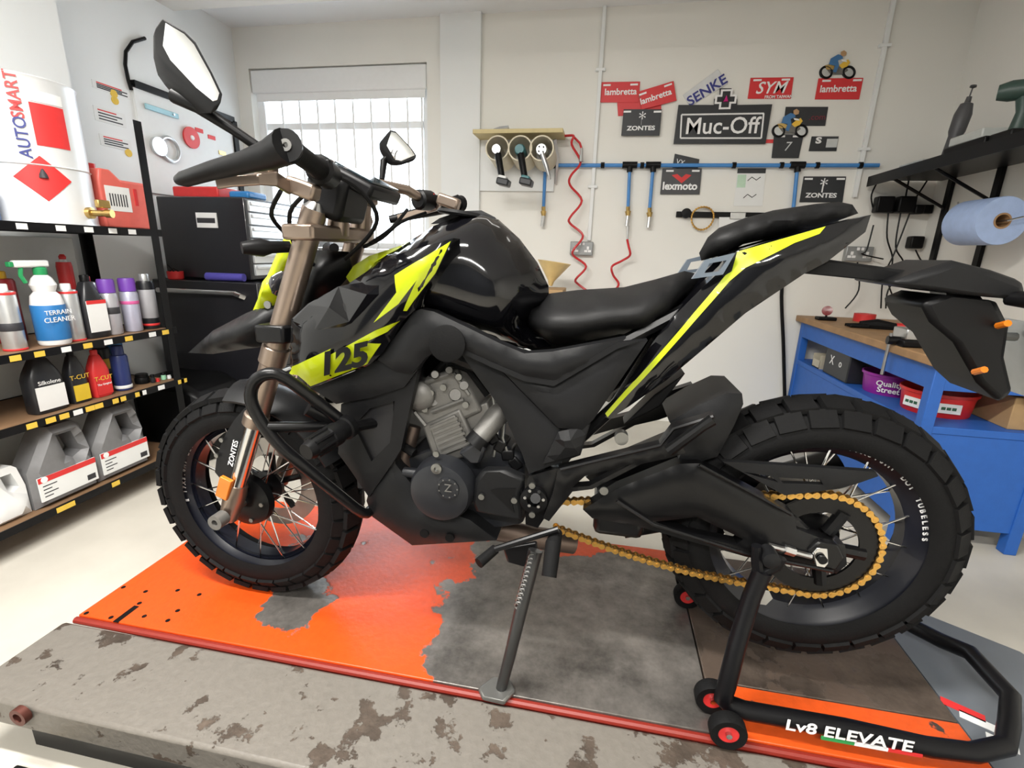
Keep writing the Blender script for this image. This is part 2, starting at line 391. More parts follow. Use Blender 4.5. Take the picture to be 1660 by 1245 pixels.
for (px, py, L) in [(205, 995, .06)]:
    q = onZ(px, py, ZL); MB().b2((q.x-.008, q.y-L/2, ZL-.002), (q.x+.008, q.y+L/2, ZL+.0006)).build('slot', M_black, lift)
for px, py in [(140, 994), (180, 1001), (200, 952), (236, 959), (226, 978), (234, 999), (288, 957), (323, 964), (288, 990), (272, 1006)]:
    q = onZ(px, py, ZL); MB().lathe([(.006, -.002), (.006, .0007)], q, (0, 0, 1), 10).build('hole', M_black, lift)
for i, (px, py, w, m) in enumerate([(1560, 1150, .075, M_redprint), (1590, 1172, .07, M_paper), (1625, 1205, .05, M_paper)]):
    q = onZ(px, py, ZL-.004); MB().box((q.x, q.y, ZL-.0033), (w, .022, .0012), Matrix.Rotation(-.5, 3, 'Z')).build('sticker', m, lift)
mt = thing('floor_mat', 'black rubber floor mat with yellow edge line in front of the lift', 'mat', (-1.0, .4, 0))
MB().b2((-1.18, -.2, 0), (.6, .60, .012)).build('mat_body', M_rubber, mt, .004)
MB().b2((-1.15, -.2, .012), (-1.135, .57, .0128)).build('edge_stripe', M_yellowtag, mt)
# ================================================================== left shelving
XS = -2.0
ZS = [1.176, .73, .479, .126]
sh = thing('shelving_unit', 'black angle-iron shelving unit with four shelves of bottles and cans', 'shelving', (-2.2, 1.3, 0))
M_shelfw = mat('brown_shelf_board', (.2, .115, .06), .6, var=.3, scale=12)
for y in (.25, 1.97):
    for x in (XS-.02, -2.38):
        mb = MB(); sx = 1 if x > -2.2 else -1
        mb.b2((x-.018, y-.002, 0), (x+.018, y+.002, 1.62)); mb.b2((x+sx*.016, y-.036, 0), (x+sx*.018+.001, y, 1.62))
        mb.build('post', M_blackmetal, sh)
for i, z in enumerate(ZS):
    MB().b2((-2.38, .25, z-.012), (XS-.002, 1.97, z-.001)).build('shelf_board', M_shelfw if i else M_blackmetal, sh)
    fr = MB().b2((XS-.004, .25, z-.028), (XS, 1.99, z+.002)).b2((-2.385, .25, z-.028), (-2.381, 1.97, z+.002)).b2((-2.38, 1.966, z-.028), (XS, 1.97, z+.002))
    fr.build('shelf_rail', M_blackmetal, sh)
    tg = {0: [65, 125, 168, 205, 235], 1: [5, 47, 93, 130, 165, 200, 240, 262], 2: [5, 40, 65, 90, 112, 128, 160, 170, 200, 207, 240, 275, 280], 3: [22, 40, 130, 218]}[i]
    for px in tg:
        r = ray(px, 500); y = XS/r.x*r.y
        MB().b2((XS, y-.017, z-.024), (XS+.002, y+.017, z-.004)).build('price_tag', M_yellowtag if i and px % 3 else M_paper, sh)
wp = thing('wall_panel_board', 'pale board leaning against the left wall behind the shelves', 'board', (-2.4, 1.3, ZS[3]))
MB().b2((-2.412, .3, ZS[3]+.002), (-2.392, 1.9, 1.13)).build('board_sheet', mat('pale_board', (.66, .68, .66), .6, var=.05), wp, .003)
def can(px, base, r, h, name, lab, body, cap=None, capr=.7, caph=.2, band=None, extra=None, X=None, group=None):
    """aerosol / bottle on the left shelves: px = picture column of its axis, base = shelf height"""
    X = X or -2.08
    rr = ray(px, 500); y = X/rr.x*rr.y; z = base
    t = thing(name, lab, 'bottle' if 'bottle' in name or 'jug' in name else 'can', (X, y, z), group)
    hb = h*(1-caph)
    MB().lathe([(r*.94, .001), (r, .006), (r, hb-.012), (r*.9, hb-.002), (r*.62, hb)], (X, y, z), n=20).build('body', body, t)
    if cap: MB().lathe([(r*capr, hb), (r*capr, hb+h*caph*.85), (r*capr*.9, h)], (X, y, z), n=18).build('cap', cap, t)
    if band:
        for (m, a, b) in band: MB().lathe([(r+.0006, a*h), (r+.0012, a*h+.001), (r+.0012, b*h-.001), (r+.0006, b*h)], (X, y, z), n=20).build('label_band', m, t)
    return t, X, y, z
M_silver = mat('silver_can', (.6, .62, .63), .35, metal=.7)
M_purple = mat('purple_cap', (.16, .05, .38), .45)
M_oil = mat('black_oil_bottle', (.014, .015, .018), .35)
can(10, ZS[1], .033, .235, 'aerosol_can', 'silver aerosol can with red rim and hazard diamonds at the left end of second shelf', M_silver, M_white, .5, .1, [(M_redprint, .0, .03), (M_redprint, .84, .88), (M_darkprint, .3, .42)])
can(8, ZS[1], .045, .27, 'aerosol_can', 'dark red can with yellow cap behind the silver aerosol on second shelf', mat('dark_red_can', (.28, .015, .02), .4), mat('yellow_cap', (.7, .42, .02), .4), .55, .1, X=-2.25)
can(113, ZS[1], .033, .225, 'aerosol_can', 'pale silver aerosol with red rims between spray bottle and black oil bottle', M_silver, M_white, .5, .1, [(M_redprint, .0, .03), (M_redprint, .83, .87)])
can(178, ZS[1], .033, .235, 'aerosol_can', 'purple-capped grey aerosol with black hazard diamonds, next to black oil bottle', mat('grey_can', (.5, .5, .54), .35, metal=.5), M_purple, .93, .24, [(M_darkprint, .38, .5)])
can(212, ZS[1], .034, .235, 'aerosol_can', 'purple-capped lilac aerosol with round pink logo on second shelf', mat('lilac_can', (.52, .53, .66), .35, metal=.4), M_purple, .93, .24, [(mat('pink_print', (.6, .1, .3), .5), .52, .58)])
can(228, ZS[1], .03, .19, 'aerosol_can', 'red-topped green can tucked behind the purple-capped aerosols', mat('green_can', (.2, .35, .28), .4), M_red, .9, .1, X=-2.2)
can(241, ZS[1], .034, .25, 'aerosol_can', 'black aerosol can with grey text panel at the end of second shelf', M_oil, M_silver, .6, .12, [(mat('grey_text_panel', (.33, .33, .35), .5), .2, .72), (M_redprint, .06, .1)])
t, X, y, z = can(118, ZS[1], .03, .3, 'squeeze_bottle', 'clear squeeze bottle with red collar and red nozzle tip', mat('clear_bottle', (.7, .7, .66), .3), M_red, .9, .4, X=-2.25)
MB().lathe([(.026, .2), (.012, .29), (.005, .3)], (X, y, z+.02), n=14).build('nozzle', M_white, t)
MB().lathe([(.011, .0), (.013, .012), (.007, .022)], (X, y, z+.31), n=12).build('nozzle_tip', M_red, t)
can(150, ZS[1], .03, .24, 'aerosol_can', 'small can with red spray nozzle behind the black oil bottle', M_silver, M_red, .4, .1, X=-2.22)
# trigger spray bottle
rr = ray(78, 500); X = -2.07; y = X/rr.x*rr.y; z = ZS[1]
t = thing('trigger_spray_bottle', 'white trigger spray bottle with green nozzle and blue terrain cleaner label', 'bottle', (X, y, z))
MB().lathe([(.046, .001), (.05, .01), (.05, .15), (.044, .185), (.032, .2), (.04, .225), (.03, .25), (.016, .265)], (X, y, z), n=24).build('body', M_white, t)
MB().lathe([(.0508, .02), (.0514, .022), (.0514, .15), (.0508, .152)], (X, y, z), n=24).build('label_band', mat('blue_label', (.02, .16, .42), .5), t)
MB().lathe([(.02, .262), (.021, .264), (.021, .285), (.016, .29)], (X, y, z), n=16).build('collar', mat('green_plastic', (.02, .3, .1), .4), t)
MB().b2((X-.012, y-.085, z+.29), (X+.012, y+.03, z+.315)).build('spray_head', M_white, t, .006)
MB().b2((X-.01, y-.1, z+.292), (X+.01, y-.085, z+.31)).build('nozzle', MATS['green_plastic'], t, .003)
MB().tube([(X, y-.06, z+.292), (X, y-.066, z+.262), (X, y-.055, z+.235)], .007, 8).build('trigger', MATS['green_plastic'], t)
text('TERRAIN', .024, (X+.052, y-.005, z+.125), M_whiteprint, 'lettering', t, '+X'); text('CLEANER', .026, (X+.052, y-.005, z+.098), M_whiteprint, 'lettering', t, '+X')
def flatbottle(px, base, w, d, h, lab, body, label, X=-2.08, capm=None, ltexts=(), neck=.3, labz=(.1, .6)):
    rr = ray(px, 500); y = X/rr.x*rr.y; z = base
    t = thing('oil_bottle', lab, 'bottle', (X, y, z))
    def ring(a, b, hh): return [(X+d/2*a*(abs(cos(q))**.5)*(1 if cos(q) > 0 else -1), y+w/2*b*(abs(sin(q))**.5)*(1 if sin(q) > 0 else -1), z+hh) for q in [2*pi*k/20 for k in range(20)]]
    hb = h*(1-neck)
    MB().loft([ring(.95, .95, .001), ring(1, 1, .01), ring(1, 1, hb*.8), ring(.9, .85, hb*.95), ring(.55, .42, h*.88), ring(.45, .3, h*.9)]).build('body', body, t)
    MB().lathe([(w*.17, h*.88), (w*.17, h*.985), (w*.15, h)], (X, y, z), n=16).build('cap', capm or M_black, t)
    MB().b2((X+d/2-.002, y-w*.42, z+h*labz[0]), (X+d/2+.0012, y+w*.42, z+h*labz[1])).build('label', label, t)
    for s, sz, dz, m in ltexts: text(s, sz, (X+d/2+.0018, y, z+dz*h), m, 'lettering', t, '+X')
    return t, X, y, z
t, X, y, z = flatbottle(146, ZS[1], .095, .07, .255, 'black oil bottle with white label and red band on second shelf', M_oil, M_paper)
MB().b2((X+.0362, y-.04, z+.14), (X+.0368, y+.04, z+.155)).build('label_stripe', M_redprint, t)
flatbottle(40, ZS[2], .12, .07, .235, 'black oil bottle with white label and small rider drawing on third shelf', M_oil, M_paper, ltexts=[('Silkolene', .022, .5, M_whiteprint)], labz=(.06, .44))
flatbottle(97, ZS[2], .07, .05, .215, 'black polish bottle with blue and yellow label on third shelf', M_oil, mat('yellow_label', (.72, .5, .03), .5), ltexts=[('T-CUT', .026, .5, M_yellowtag)], labz=(.05, .35))
flatbottle(137, ZS[2], .075, .05, .2, 'red polish bottle with red cap on third shelf', M_red, M_redprint, capm=M_red, ltexts=[('T-CUT', .026, .4, M_yellowtag), ('The Original', .012, .27, M_whiteprint)], labz=(.05, .45))
can(177, ZS[2], .032, .2, 'aerosol_can', 'dark blue can with yellow spot on third shelf', mat('navy_can', (.02, .035, .14), .35), MATS['navy_can'], .7, .2, [(M_paper, .05, .12)])
can(150, ZS[2], .032, .21, 'aerosol_can', 'black and yellow can standing behind the red polish bottle', M_oil, M_oil, .7, .15, [(M_yellowtag, .4, .62)], X=-2.2)
can(172, ZS[2], .035, .23, 'aerosol_can', 'bright blue can standing behind the navy can on third shelf', mat('bright_blue_can', (.03, .2, .5), .4), MATS['bright_blue_can'], .7, .15, X=-2.24)
for px, lab, m, r, h in [(210, 'black round tub on third shelf', M_black, .03, .045), (214, 'small red-brown pot with pale lid at the shelf edge', mat('brown_pot', (.25, .07, .04), .5), .02, .02), (228, 'tiny dark paint pot beside the black tub', M_oil, .01, .04), (236, 'tiny red-lidded pot at the end of third shelf', M_red, .009, .015), (247, 'tiny bottle with pale green label on third shelf', mat('pale_green', (.3, .6, .4), .5), .011, .035), (256, 'tiny white-capped pot at the far end of third shelf', M_white, .01, .015)]:
    can(px, ZS[2], r, h, 'small_pot', lab, m, m if h < .03 else M_black, .85, .3, X=-2.1 if r > .015 else -2.06)
# five-litre jugs
M_jug = mat('grey_jug_plastic', (.17, .17, .175), .45, bump=.1, scale=50)
def jug(px, py, lab, w=.235, h=.30, d=.13, m=M_jug, plain=False, X=-2.09):
    rr = ray(px, 780); y = X/rr.x*rr.y; z = ZS[3]
    t = thing('oil_jug', lab, 'jug', (X, y, z))
    o = [(-w/2, 0), (w/2, 0), (w/2, h*.55), (w*.4, h*.93), (w*.3, h), (-.02, h), (-w*.2, h*.9), (-w/2, h*.5)]
    hole = [(w*.02, h*.86), (w*.26, h*.86), (w*.36, h*.56), (w*.2, h*.5), (w*.1, h*.56)]
    ov, tris, ds = fill2([(a, b) for a, b in o], [hole], .03)
    n = len(ov); mb = MB(); cnt = {}
    for tr in tris:
        for i in range(3):
            e = frozenset((tr[i], tr[(i+1) % 3])); cnt[e] = cnt.get(e, 0)+1
    fr = [d/2*(.6+.4*prof(q/.03)) for q in ds]
    vs = [(X+l, y+a, z+b) for (a, b), l in zip(ov, fr)]+[(X-l, y+a, z+b) for (a, b), l in zip(ov, fr)]
    fs = list(tris)+[tuple(i+n for i in reversed(tr)) for tr in tris]
    for tr in tris:
        for i in range(3):
            a, b = tr[i], tr[(i+1) % 3]
            if cnt[frozenset((a, b))] == 1: fs.append((b, a, a+n, b+n))
    mb.add(vs, fs).build('body', m, t)
    MB().lathe([(.026, 0), (.026, .03), (.022, .034)], (X, y-w*.02, z+h), n=16).build('cap', M_black, t)
    if not plain:
        MB().b2((X+d/2-.004, y-w*.45, z+.03), (X+d/2+.0015, y+w*.46, z+h*.42)).build('label', M_paper, t)
        MB().b2((X+d/2+.001, y-w*.45, z+h*.42-.022), (X+d/2+.0022, y+w*.46, z+h*.42)).build('label_stripe', M_redprint, t)
        MB().lathe([(.012, 0), (.012, .001)], (X+d/2+.002, y-w*.36, z+h*.42-.011), (1, 0, 0), 16).build('logo', M_whiteprint, t)
        for k in range(4): MB().b2((X+d/2+.0012, y-w*.4, z+.045+k*.014), (X+d/2+.002, y-w*.4+.03+.02*(k % 2), z+.049+k*.014)).build('print_line', M_darkprint, t)
        MB().b2((X+d/2+.0012, y+w*.28, z+.04), (X+d/2+.002, y+w*.42, z+.062)).build('barcode', M_darkprint, t)
jug(92, 0, 'grey five-litre oil jug with red-striped label, nearer the white jug')
jug(193, 0, 'grey five-litre oil jug with red-striped label, nearer the motorcycle wheel')
jug(-12, 0, 'translucent white jug at the end of the bottom shelf', .14, .2, .11, M_white, True)
# top shelf: drum, jerrycan
X, Z0 = -2.17, ZS[0]
rr = ray(62, 300); y = X/rr.x*rr.y
t = thing('chemical_drum', 'white steel drum with red flammable diamond and brass tap on top shelf', 'drum', (X, y, Z0))
R = .165
MB().lathe([(R, 0), (R, .004), (R-.003, .012), (R-.003, .2), (R+.002, .204), (R-.003, .208), (R-.003, .485), (R+.002, .495), (R-.004, .5), (R-.01, .49), (.01, .49)], (X, y, Z0), n=48).build('body', mat('drum_white', (.74, .76, .77), .35, metal=.2, var=.04), t)
def on_drum(ang0, ang1, z0, z1, m, name, rad=R-.0015, diamond=False):
    mb = MB(); N = 10; rings = []
    for i in range(N+1):
        a = ang0+(ang1-ang0)*i/N; k = (1-abs(2*i/N-1)) if diamond else 1; zc = (z0+z1)/2; hh = (z1-z0)/2*max(k, .01)
        rings.append([(X+cos(a)*rad, y+sin(a)*rad, Z0+zc-hh), (X+cos(a)*rad, y+sin(a)*rad, Z0+zc+hh), (X+cos(a)*(rad-.003), y+sin(a)*(rad-.003), Z0+zc+hh), (X+cos(a)*(rad-.003), y+sin(a)*(rad-.003), Z0+zc-hh)])
    mb.loft(rings).build(name, m, t)
A0 = math.atan2(-y, -X)+.12
on_drum(A0-.5, A0+.5, .08, .235, M_redprint, 'hazard_diamond', diamond=True)
on_drum(A0+.0, A0+.62, .27, .41, M_redprint, 'red_label', R-.0012)
on_drum(A0+.0, A0+.62, .415, .45, M_paper, 'label_header', R-.0012)
fl_ = A0+.0
MB().lathe([(.014, 0), (.012, .012), (.003, .032)], (X+cos(A0)*(R-.004), y+sin(A0)*(R-.004), Z0+.16), (0, 0, 1), 10).build('flame_mark', M_darkprint, t)
def drum_text(s, size, a, zc, m):
    B = Matrix.Rotation(a+pi/2, 4, 'Z') @ Matrix.Rotation(pi/2, 4, 'X') @ Matrix.Rotation(pi/2, 4, 'Z')
    text(s, size, (X+cos(a)*(R+.0), y+sin(a)*(R+.0), Z0+zc), m, 'lettering', t, B, bold=.0006)
drum_text('AUTO', .048, A0-.2, .29, mat('navy_print', (.02, .03, .2), .5)); drum_text('SMART', .048, A0-.2, .425, M_redprint)
a = A0+.8
MB().lathe([(.02, -.01), (.022, 0), (.022, .012), (.012, .014), (.012, .06), (.016, .062), (.016, .085)], (X+cos(a)*R, y+sin(a)*R, Z0+.05), (cos(a), sin(a), 0), 14).build('tap', M_brass, t)
MB().box((X+cos(a)*(R+.055), y+sin(a)*(R+.055), Z0+.085), (.02, .05, .03)).build('tap_handle', M_brass, t, .004)
X = -2.14; rr = ray(184, 320); y = X/rr.x*rr.y
t = thing('jerrycan', 'translucent red jerrycan with white label and barcode on top shelf', 'jerrycan', (X, y, Z0))
pk = mat('pale_red_plastic', (.72, .14, .11), .4)
MB().prism([(X+.075, y-.12, Z0), (X+.075, y+.12, Z0), (X+.075, y+.12, Z0+.15), (X+.075, y+.1, Z0+.2), (X+.075, y-.02, Z0+.2), (X+.075, y-.06, Z0+.235), (X+.075, y-.11, Z0+.235), (X+.075, y-.12, Z0+.19)], (-.15, 0, 0)).build('body', pk, t, .014, seg=3)
MB().b2((X+.07, y-.1, Z0+.07), (X+.0765, y+.01, Z0+.17)).build('label', M_paper, t)
for k in range(7): MB().b2((X+.0765, y-.085+k*.012, Z0+.09), (X+.0772, y-.08+k*.012, Z0+.14)).build('barcode_bar', M_darkprint, t)
MB().b2((X+.07, y+.03, Z0+.1), (X+.0768, y+.045, Z0+.17)).build('level_strip', M_redprint, t)
MB().lathe([(.022, 0), (.022, .02)], (X, y-.085, Z0+.235), n=14).build('cap', M_red, t)
rr = ray(-40, 320); y = -2.15/rr.x*rr.y
tag(MB().lathe([(.05, 0), (.052, .01), (.052, .11), (.03, .14), (.02, .15)], (-2.15, y, Z0), n=20).build('blue_bottle', mat('blue_bottle', (.02, .1, .3), .4)), 'blue bottle beside the white drum on top shelf', 'bottle')
# ================================================================== tool chest on roller cabinet against the left wall
M_chest = mat('black_cabinet_paint', (.012, .012, .015), .3, coat=.3)
M_alu = mat('bright_drawer_trim', (.75, .78, .8), .25, metal=.6, var=.04)
def chest(lab, name, x0, x1, y0, y1, z0, z1, zs, m, base=0):
    t = thing(name, lab, 'tool chest', ((x0+x1)/2, (y0+y1)/2, z0))
    MB().b2((x0, y0, z0+base), (x1-.012, y1, z1)).build('carcass', m, t, .006)
    for a, b in zip(zs[:-1], zs[1:]):
        d = MB().b2((x1-.014, y0+.025, a+.004), (x1, y1-.025, b-.004)).build('drawer', m if 'roller' in name else M_alu, t, .002)
        MB().b2((x1, y0+.03, b-.03), (x1+.014, y1-.03, b-.012)).build('handle', M_alu, d, .003)
    return t
c1 = chest('black steel top chest with bright drawer fronts standing on the roller cabinet', 'top_tool_chest', -2.52, -1.95, 2.5, 3.2, .93, 1.375, [.95, 1.02, 1.09, 1.16, 1.23, 1.3, 1.365], M_chest)
MB().b2((-2.27, 2.494, 1.21), (-2.14, 2.5, 1.29)).build('vent_plate', M_paper, c1)
MB().b2((-2.265, 2.493, 1.235), (-2.15, 2.4945, 1.262)).build('vent_slot', M_darkprint, c1)
c2 = chest('black roller cabinet with long chrome drawer pulls and number forty-five sticker', 'roller_tool_cabinet', -2.55, -1.86, 2.42, 3.25, .0, .92, [.12, .27, .42, .53, .62, .7, .78, .86], M_chest, .1)
for x in (-2.48, -1.93):
    for yy in (2.5, 3.17): MB().lathe([(.045, -.015), (.05, -.012), (.05, .012), (.045, .015)], (x, yy, .05), (0, 1, 0), 18).build('castor', M_rubber, c2)
MB().tube([(-2.5, 2.40, .86), (-2.0, 2.40, .86)], .014, 10).tube([(-2.0, 2.40, .86), (-1.97, 2.4, .85), (-1.96, 2.42, .84)], .016, 10).build('side_handle', M_chrome, c2)
text('45', .085, (-1.8455, 2.62, .345), mat('pink_white_print', (.8, .55, .55), .5), 'number_sticker', c2, '+X', shear=.2, bold=.003)
for (a, z, w, m) in [(2.56, .81, .1, MATS['bright_blue_can']), (2.68, .81, .08, M_paper), (2.83, .81, .12, M_paper), (2.58, .66, .14, M_paper), (2.75, .66, .1, M_silver), (2.6, .57, .12, mat('lime_print', (.45, .6, .05), .5))]:
    MB().b2((-1.8605, a-w/2, z-.014), (-1.8585, a+w/2, z+.014)).build('sticker', m, c2)
tag(MB().tube([(-2.2, 2.44, .945), (-1.98, 2.46, .945)], .022, 14).build('rolled_cloth', mat('purple_blue_cloth', (.06, .05, .3), .7)), 'rolled purple-blue cloth lying on the roller cabinet edge', 'cloth')
t = thing('red_pot', 'small red pot with black handle standing on the cabinet beside the shelf post', 'pot', (-2.42, 2.46, .92))
MB().lathe([(.035, 0), (.04, .005), (.042, .045), (.038, .045), (.036, .01)], (-2.42, 2.455, .92), n=20).build('bowl', M_red, t)
MB().tube([(-2.45, 2.45, .965), (-2.42, 2.45, .98), (-2.39, 2.45, .965)], .004, 6).build('handle', M_black, t)
MB().tube([(-2.42, 2.45, .96), (-2.46, 2.45, 1.0)], .004, 6).build('brush', M_black, t)
# tool board above the chest, on the left wall
tb = thing('tool_board', 'white tool board with black frame hung on the left wall above the chests', 'tool board', (XL2, 2.85, 1.4))
zt = 1.95
MB().b2((XL2, 2.55, 1.40), (XL2+.015, 3.3, zt)).build('board', M_paper, tb)
for lo, hi in [((XL2, 2.55, zt-.01), (XL2+.03, 3.3, zt+.025)), ((XL2, 3.28, 1.40), (XL2+.03, 3.32, zt))]: MB().b2(lo, hi).build('frame_bar', M_black, tb)
def hung(y, z, kind, lab, m):
    x = XL2+.018; t = thing('hanging_'+kind, lab, 'tool', (x, y, z))
    if kind == 'disc': MB().lathe([(.06, 0), (.062, .003), (.062, .012), (.015, .014)], (x, y, z), (1, 0, 0), 28).build('disc_body', m, t); MB().lathe([(.015, .014), (.012, .02)], (x, y, z), (1, 0, 0), 14).build('boss', M_whiteprint, t)
    if kind == 'ring':
        MB().tube([(x+.01, y+.065*cos(a), z+.065*sin(a)) for a in [2*pi*k/28 for k in range(28)]], .01, 8, closed=True).build('ring_body', m, t)
        MB().lathe([(.05, 0), (.05, .02)], (x, y-.075, z), (1, 0, 0), 20).build('tape_roll', M_silver, t)
    if kind == 'bar': MB().b2((x, y-.12, z-.014), (x+.012, y+.1, z+.014)).build('blade', m, t, .003); MB().lathe([(.006, .0), (.006, .02)], (x, y+.06, z), (1, 0, 0), 8).build('peg', M_steel, t)
hung(2.9, 1.76, 'disc', 'red round disc hanging on the white tool board', M_red)
hung(2.72, 1.66, 'ring', 'pale ring and tape roll hanging below the red disc', M_silver)
hung(2.72, 1.86, 'bar', 'pale blue bar hanging at the top of the tool board', mat('pale_blue', (.35, .6, .68), .4))
text('C', .09, (XL2+.017, 3.18, 1.62), MATS['bright_blue_can'], 'board_letter', tb, '+X', bold=.004)
for k, (y0, z, m) in enumerate([(2.98, 1.82, M_redprint), (3.08, 1.8, M_redprint), (3.16, 1.72, M_brass), (3.02, 1.62, M_silver)]):
    MB().b2((XL2+.015, y0-.03, z-.012), (XL2+.02, y0+.03, z+.012)).build('tool_label', m, tb)
q0 = onX(190, 190, XL2)
nt_ = thing('notice_sheets', 'printed notice sheets with yellow spots pinned on the left wall beside the tool board', 'notice', (XL2, q0.y, q0.z))
for (a, b, c, d) in [(148, 128, 212, 162), (150, 170, 205, 208), (160, 216, 214, 246)]:
    u, v_ = onX(a, b, XL2), onX(c, d, XL2)
    sh_ = MB().b2((XL2, u.y, v_.z), (XL2+.003, v_.y, u.z)).build('sheet', M_paper, nt_)
    for k in range(4): zz = v_.z+(u.z-v_.z)*(.15+.2*k); MB().b2((XL2+.003, u.y+.02, zz), (XL2+.0036, v_.y-.02-.03*(k % 2), zz+.006)).build('print_line', M_redprint if k == 3 else M_darkprint, sh_)
for a, b in [(184, 152), (186, 163), (208, 248)]: MB().lathe([(.02, 0), (.02, .004)], onX(a, b, XL2), (1, 0, 0), 16).build('yellow_spot', M_yellowtag, nt_)
tag(MB().tube([onX(px, py, XL2+.011) for px, py in [(235, 62), (215, 68), (204, 84), (203, 105), (208, 130), (213, 146)]], .009, 8).build('hanging_cable', M_black), 'thick black cable arching down from the ceiling corner above the tool board', 'cable')
tag(MB().b2((-2.5, 2.6, 1.38), (-2.2, 2.8, 1.44)).build('red_tool_case', M_red, None, .008), 'flat red case lying on top of the tool chest', 'case')
tag(MB().b2((-2.15, 2.62, 1.38), (-2.02, 2.78, 1.42)).build('blue_tool_case', MATS['bright_blue_can'], None, .012), 'small blue case lying on the tool chest beside the red case', 'case')
tag(MB().prism([(-2.4, 2.03, 0), (-1.97, 2.03, 0), (-1.97, 2.03, .36), (-2.1, 2.03, .43), (-2.4, 2.03, .43)], (0, .33, 0)).build('black_bin_bag', M_black, None, .05, seg=3), 'black glossy bag stuffed under the third shelf by the cabinet', 'bag')
# ================================================================== motorcycle
bike = thing('motorcycle', 'black and lime green naked motorcycle with spoked wheels parked on the lift', 'motorcycle', (-.2, YB, ZL))
M_gloss = mat('gloss_black_paint', (.003, .003, .004), .1, coat=.35, var=.05, spec=.35)
M_matte = mat('matte_dark_grey_plastic', (.009, .0092, .010), .42, bump=.06, scale=80, var=.05, spec=.2)
M_frame = mat('satin_black_metal', (.0045, .0045, .005), .3, spec=.28)
M_lime = mat('lime_paint', (.43, .51, .003), .35, coat=.4, var=.03)
M_bronze = mat('bronze_anodised', (.30, .235, .19), .33, metal=.85, var=.06)
M_engine = mat('grey_cast_engine', (.17, .165, .155), .5, metal=.5, bump=.1, scale=60)
M_cover = mat('dark_engine_cover', (.014, .015, .018), .38, spec=.4)
M_gold = mat('gold_chain', (.62, .36, .09), .35, metal=.85, var=.2)
M_seat = mat('black_vinyl', (.007, .007, .0075), .48, bump=.12, scale=90, spec=.22)
M_amber = mat('amber_reflector', (.6, .16, .01), .2)
M_rim = mat('dark_blue_black_rim', (.006, .007, .013), .3, coat=.15, spec=.35)
M_mirror = mat('mirror_glass', (.85, .85, .85), .03, metal=1, var=0)
def B(px, py, lat): return onY(px, py, YB-lat)
def part(mb, name, m, bevel=0, parent=None, smooth=35): return mb.build(name, m, parent or bike, bevel, smooth)
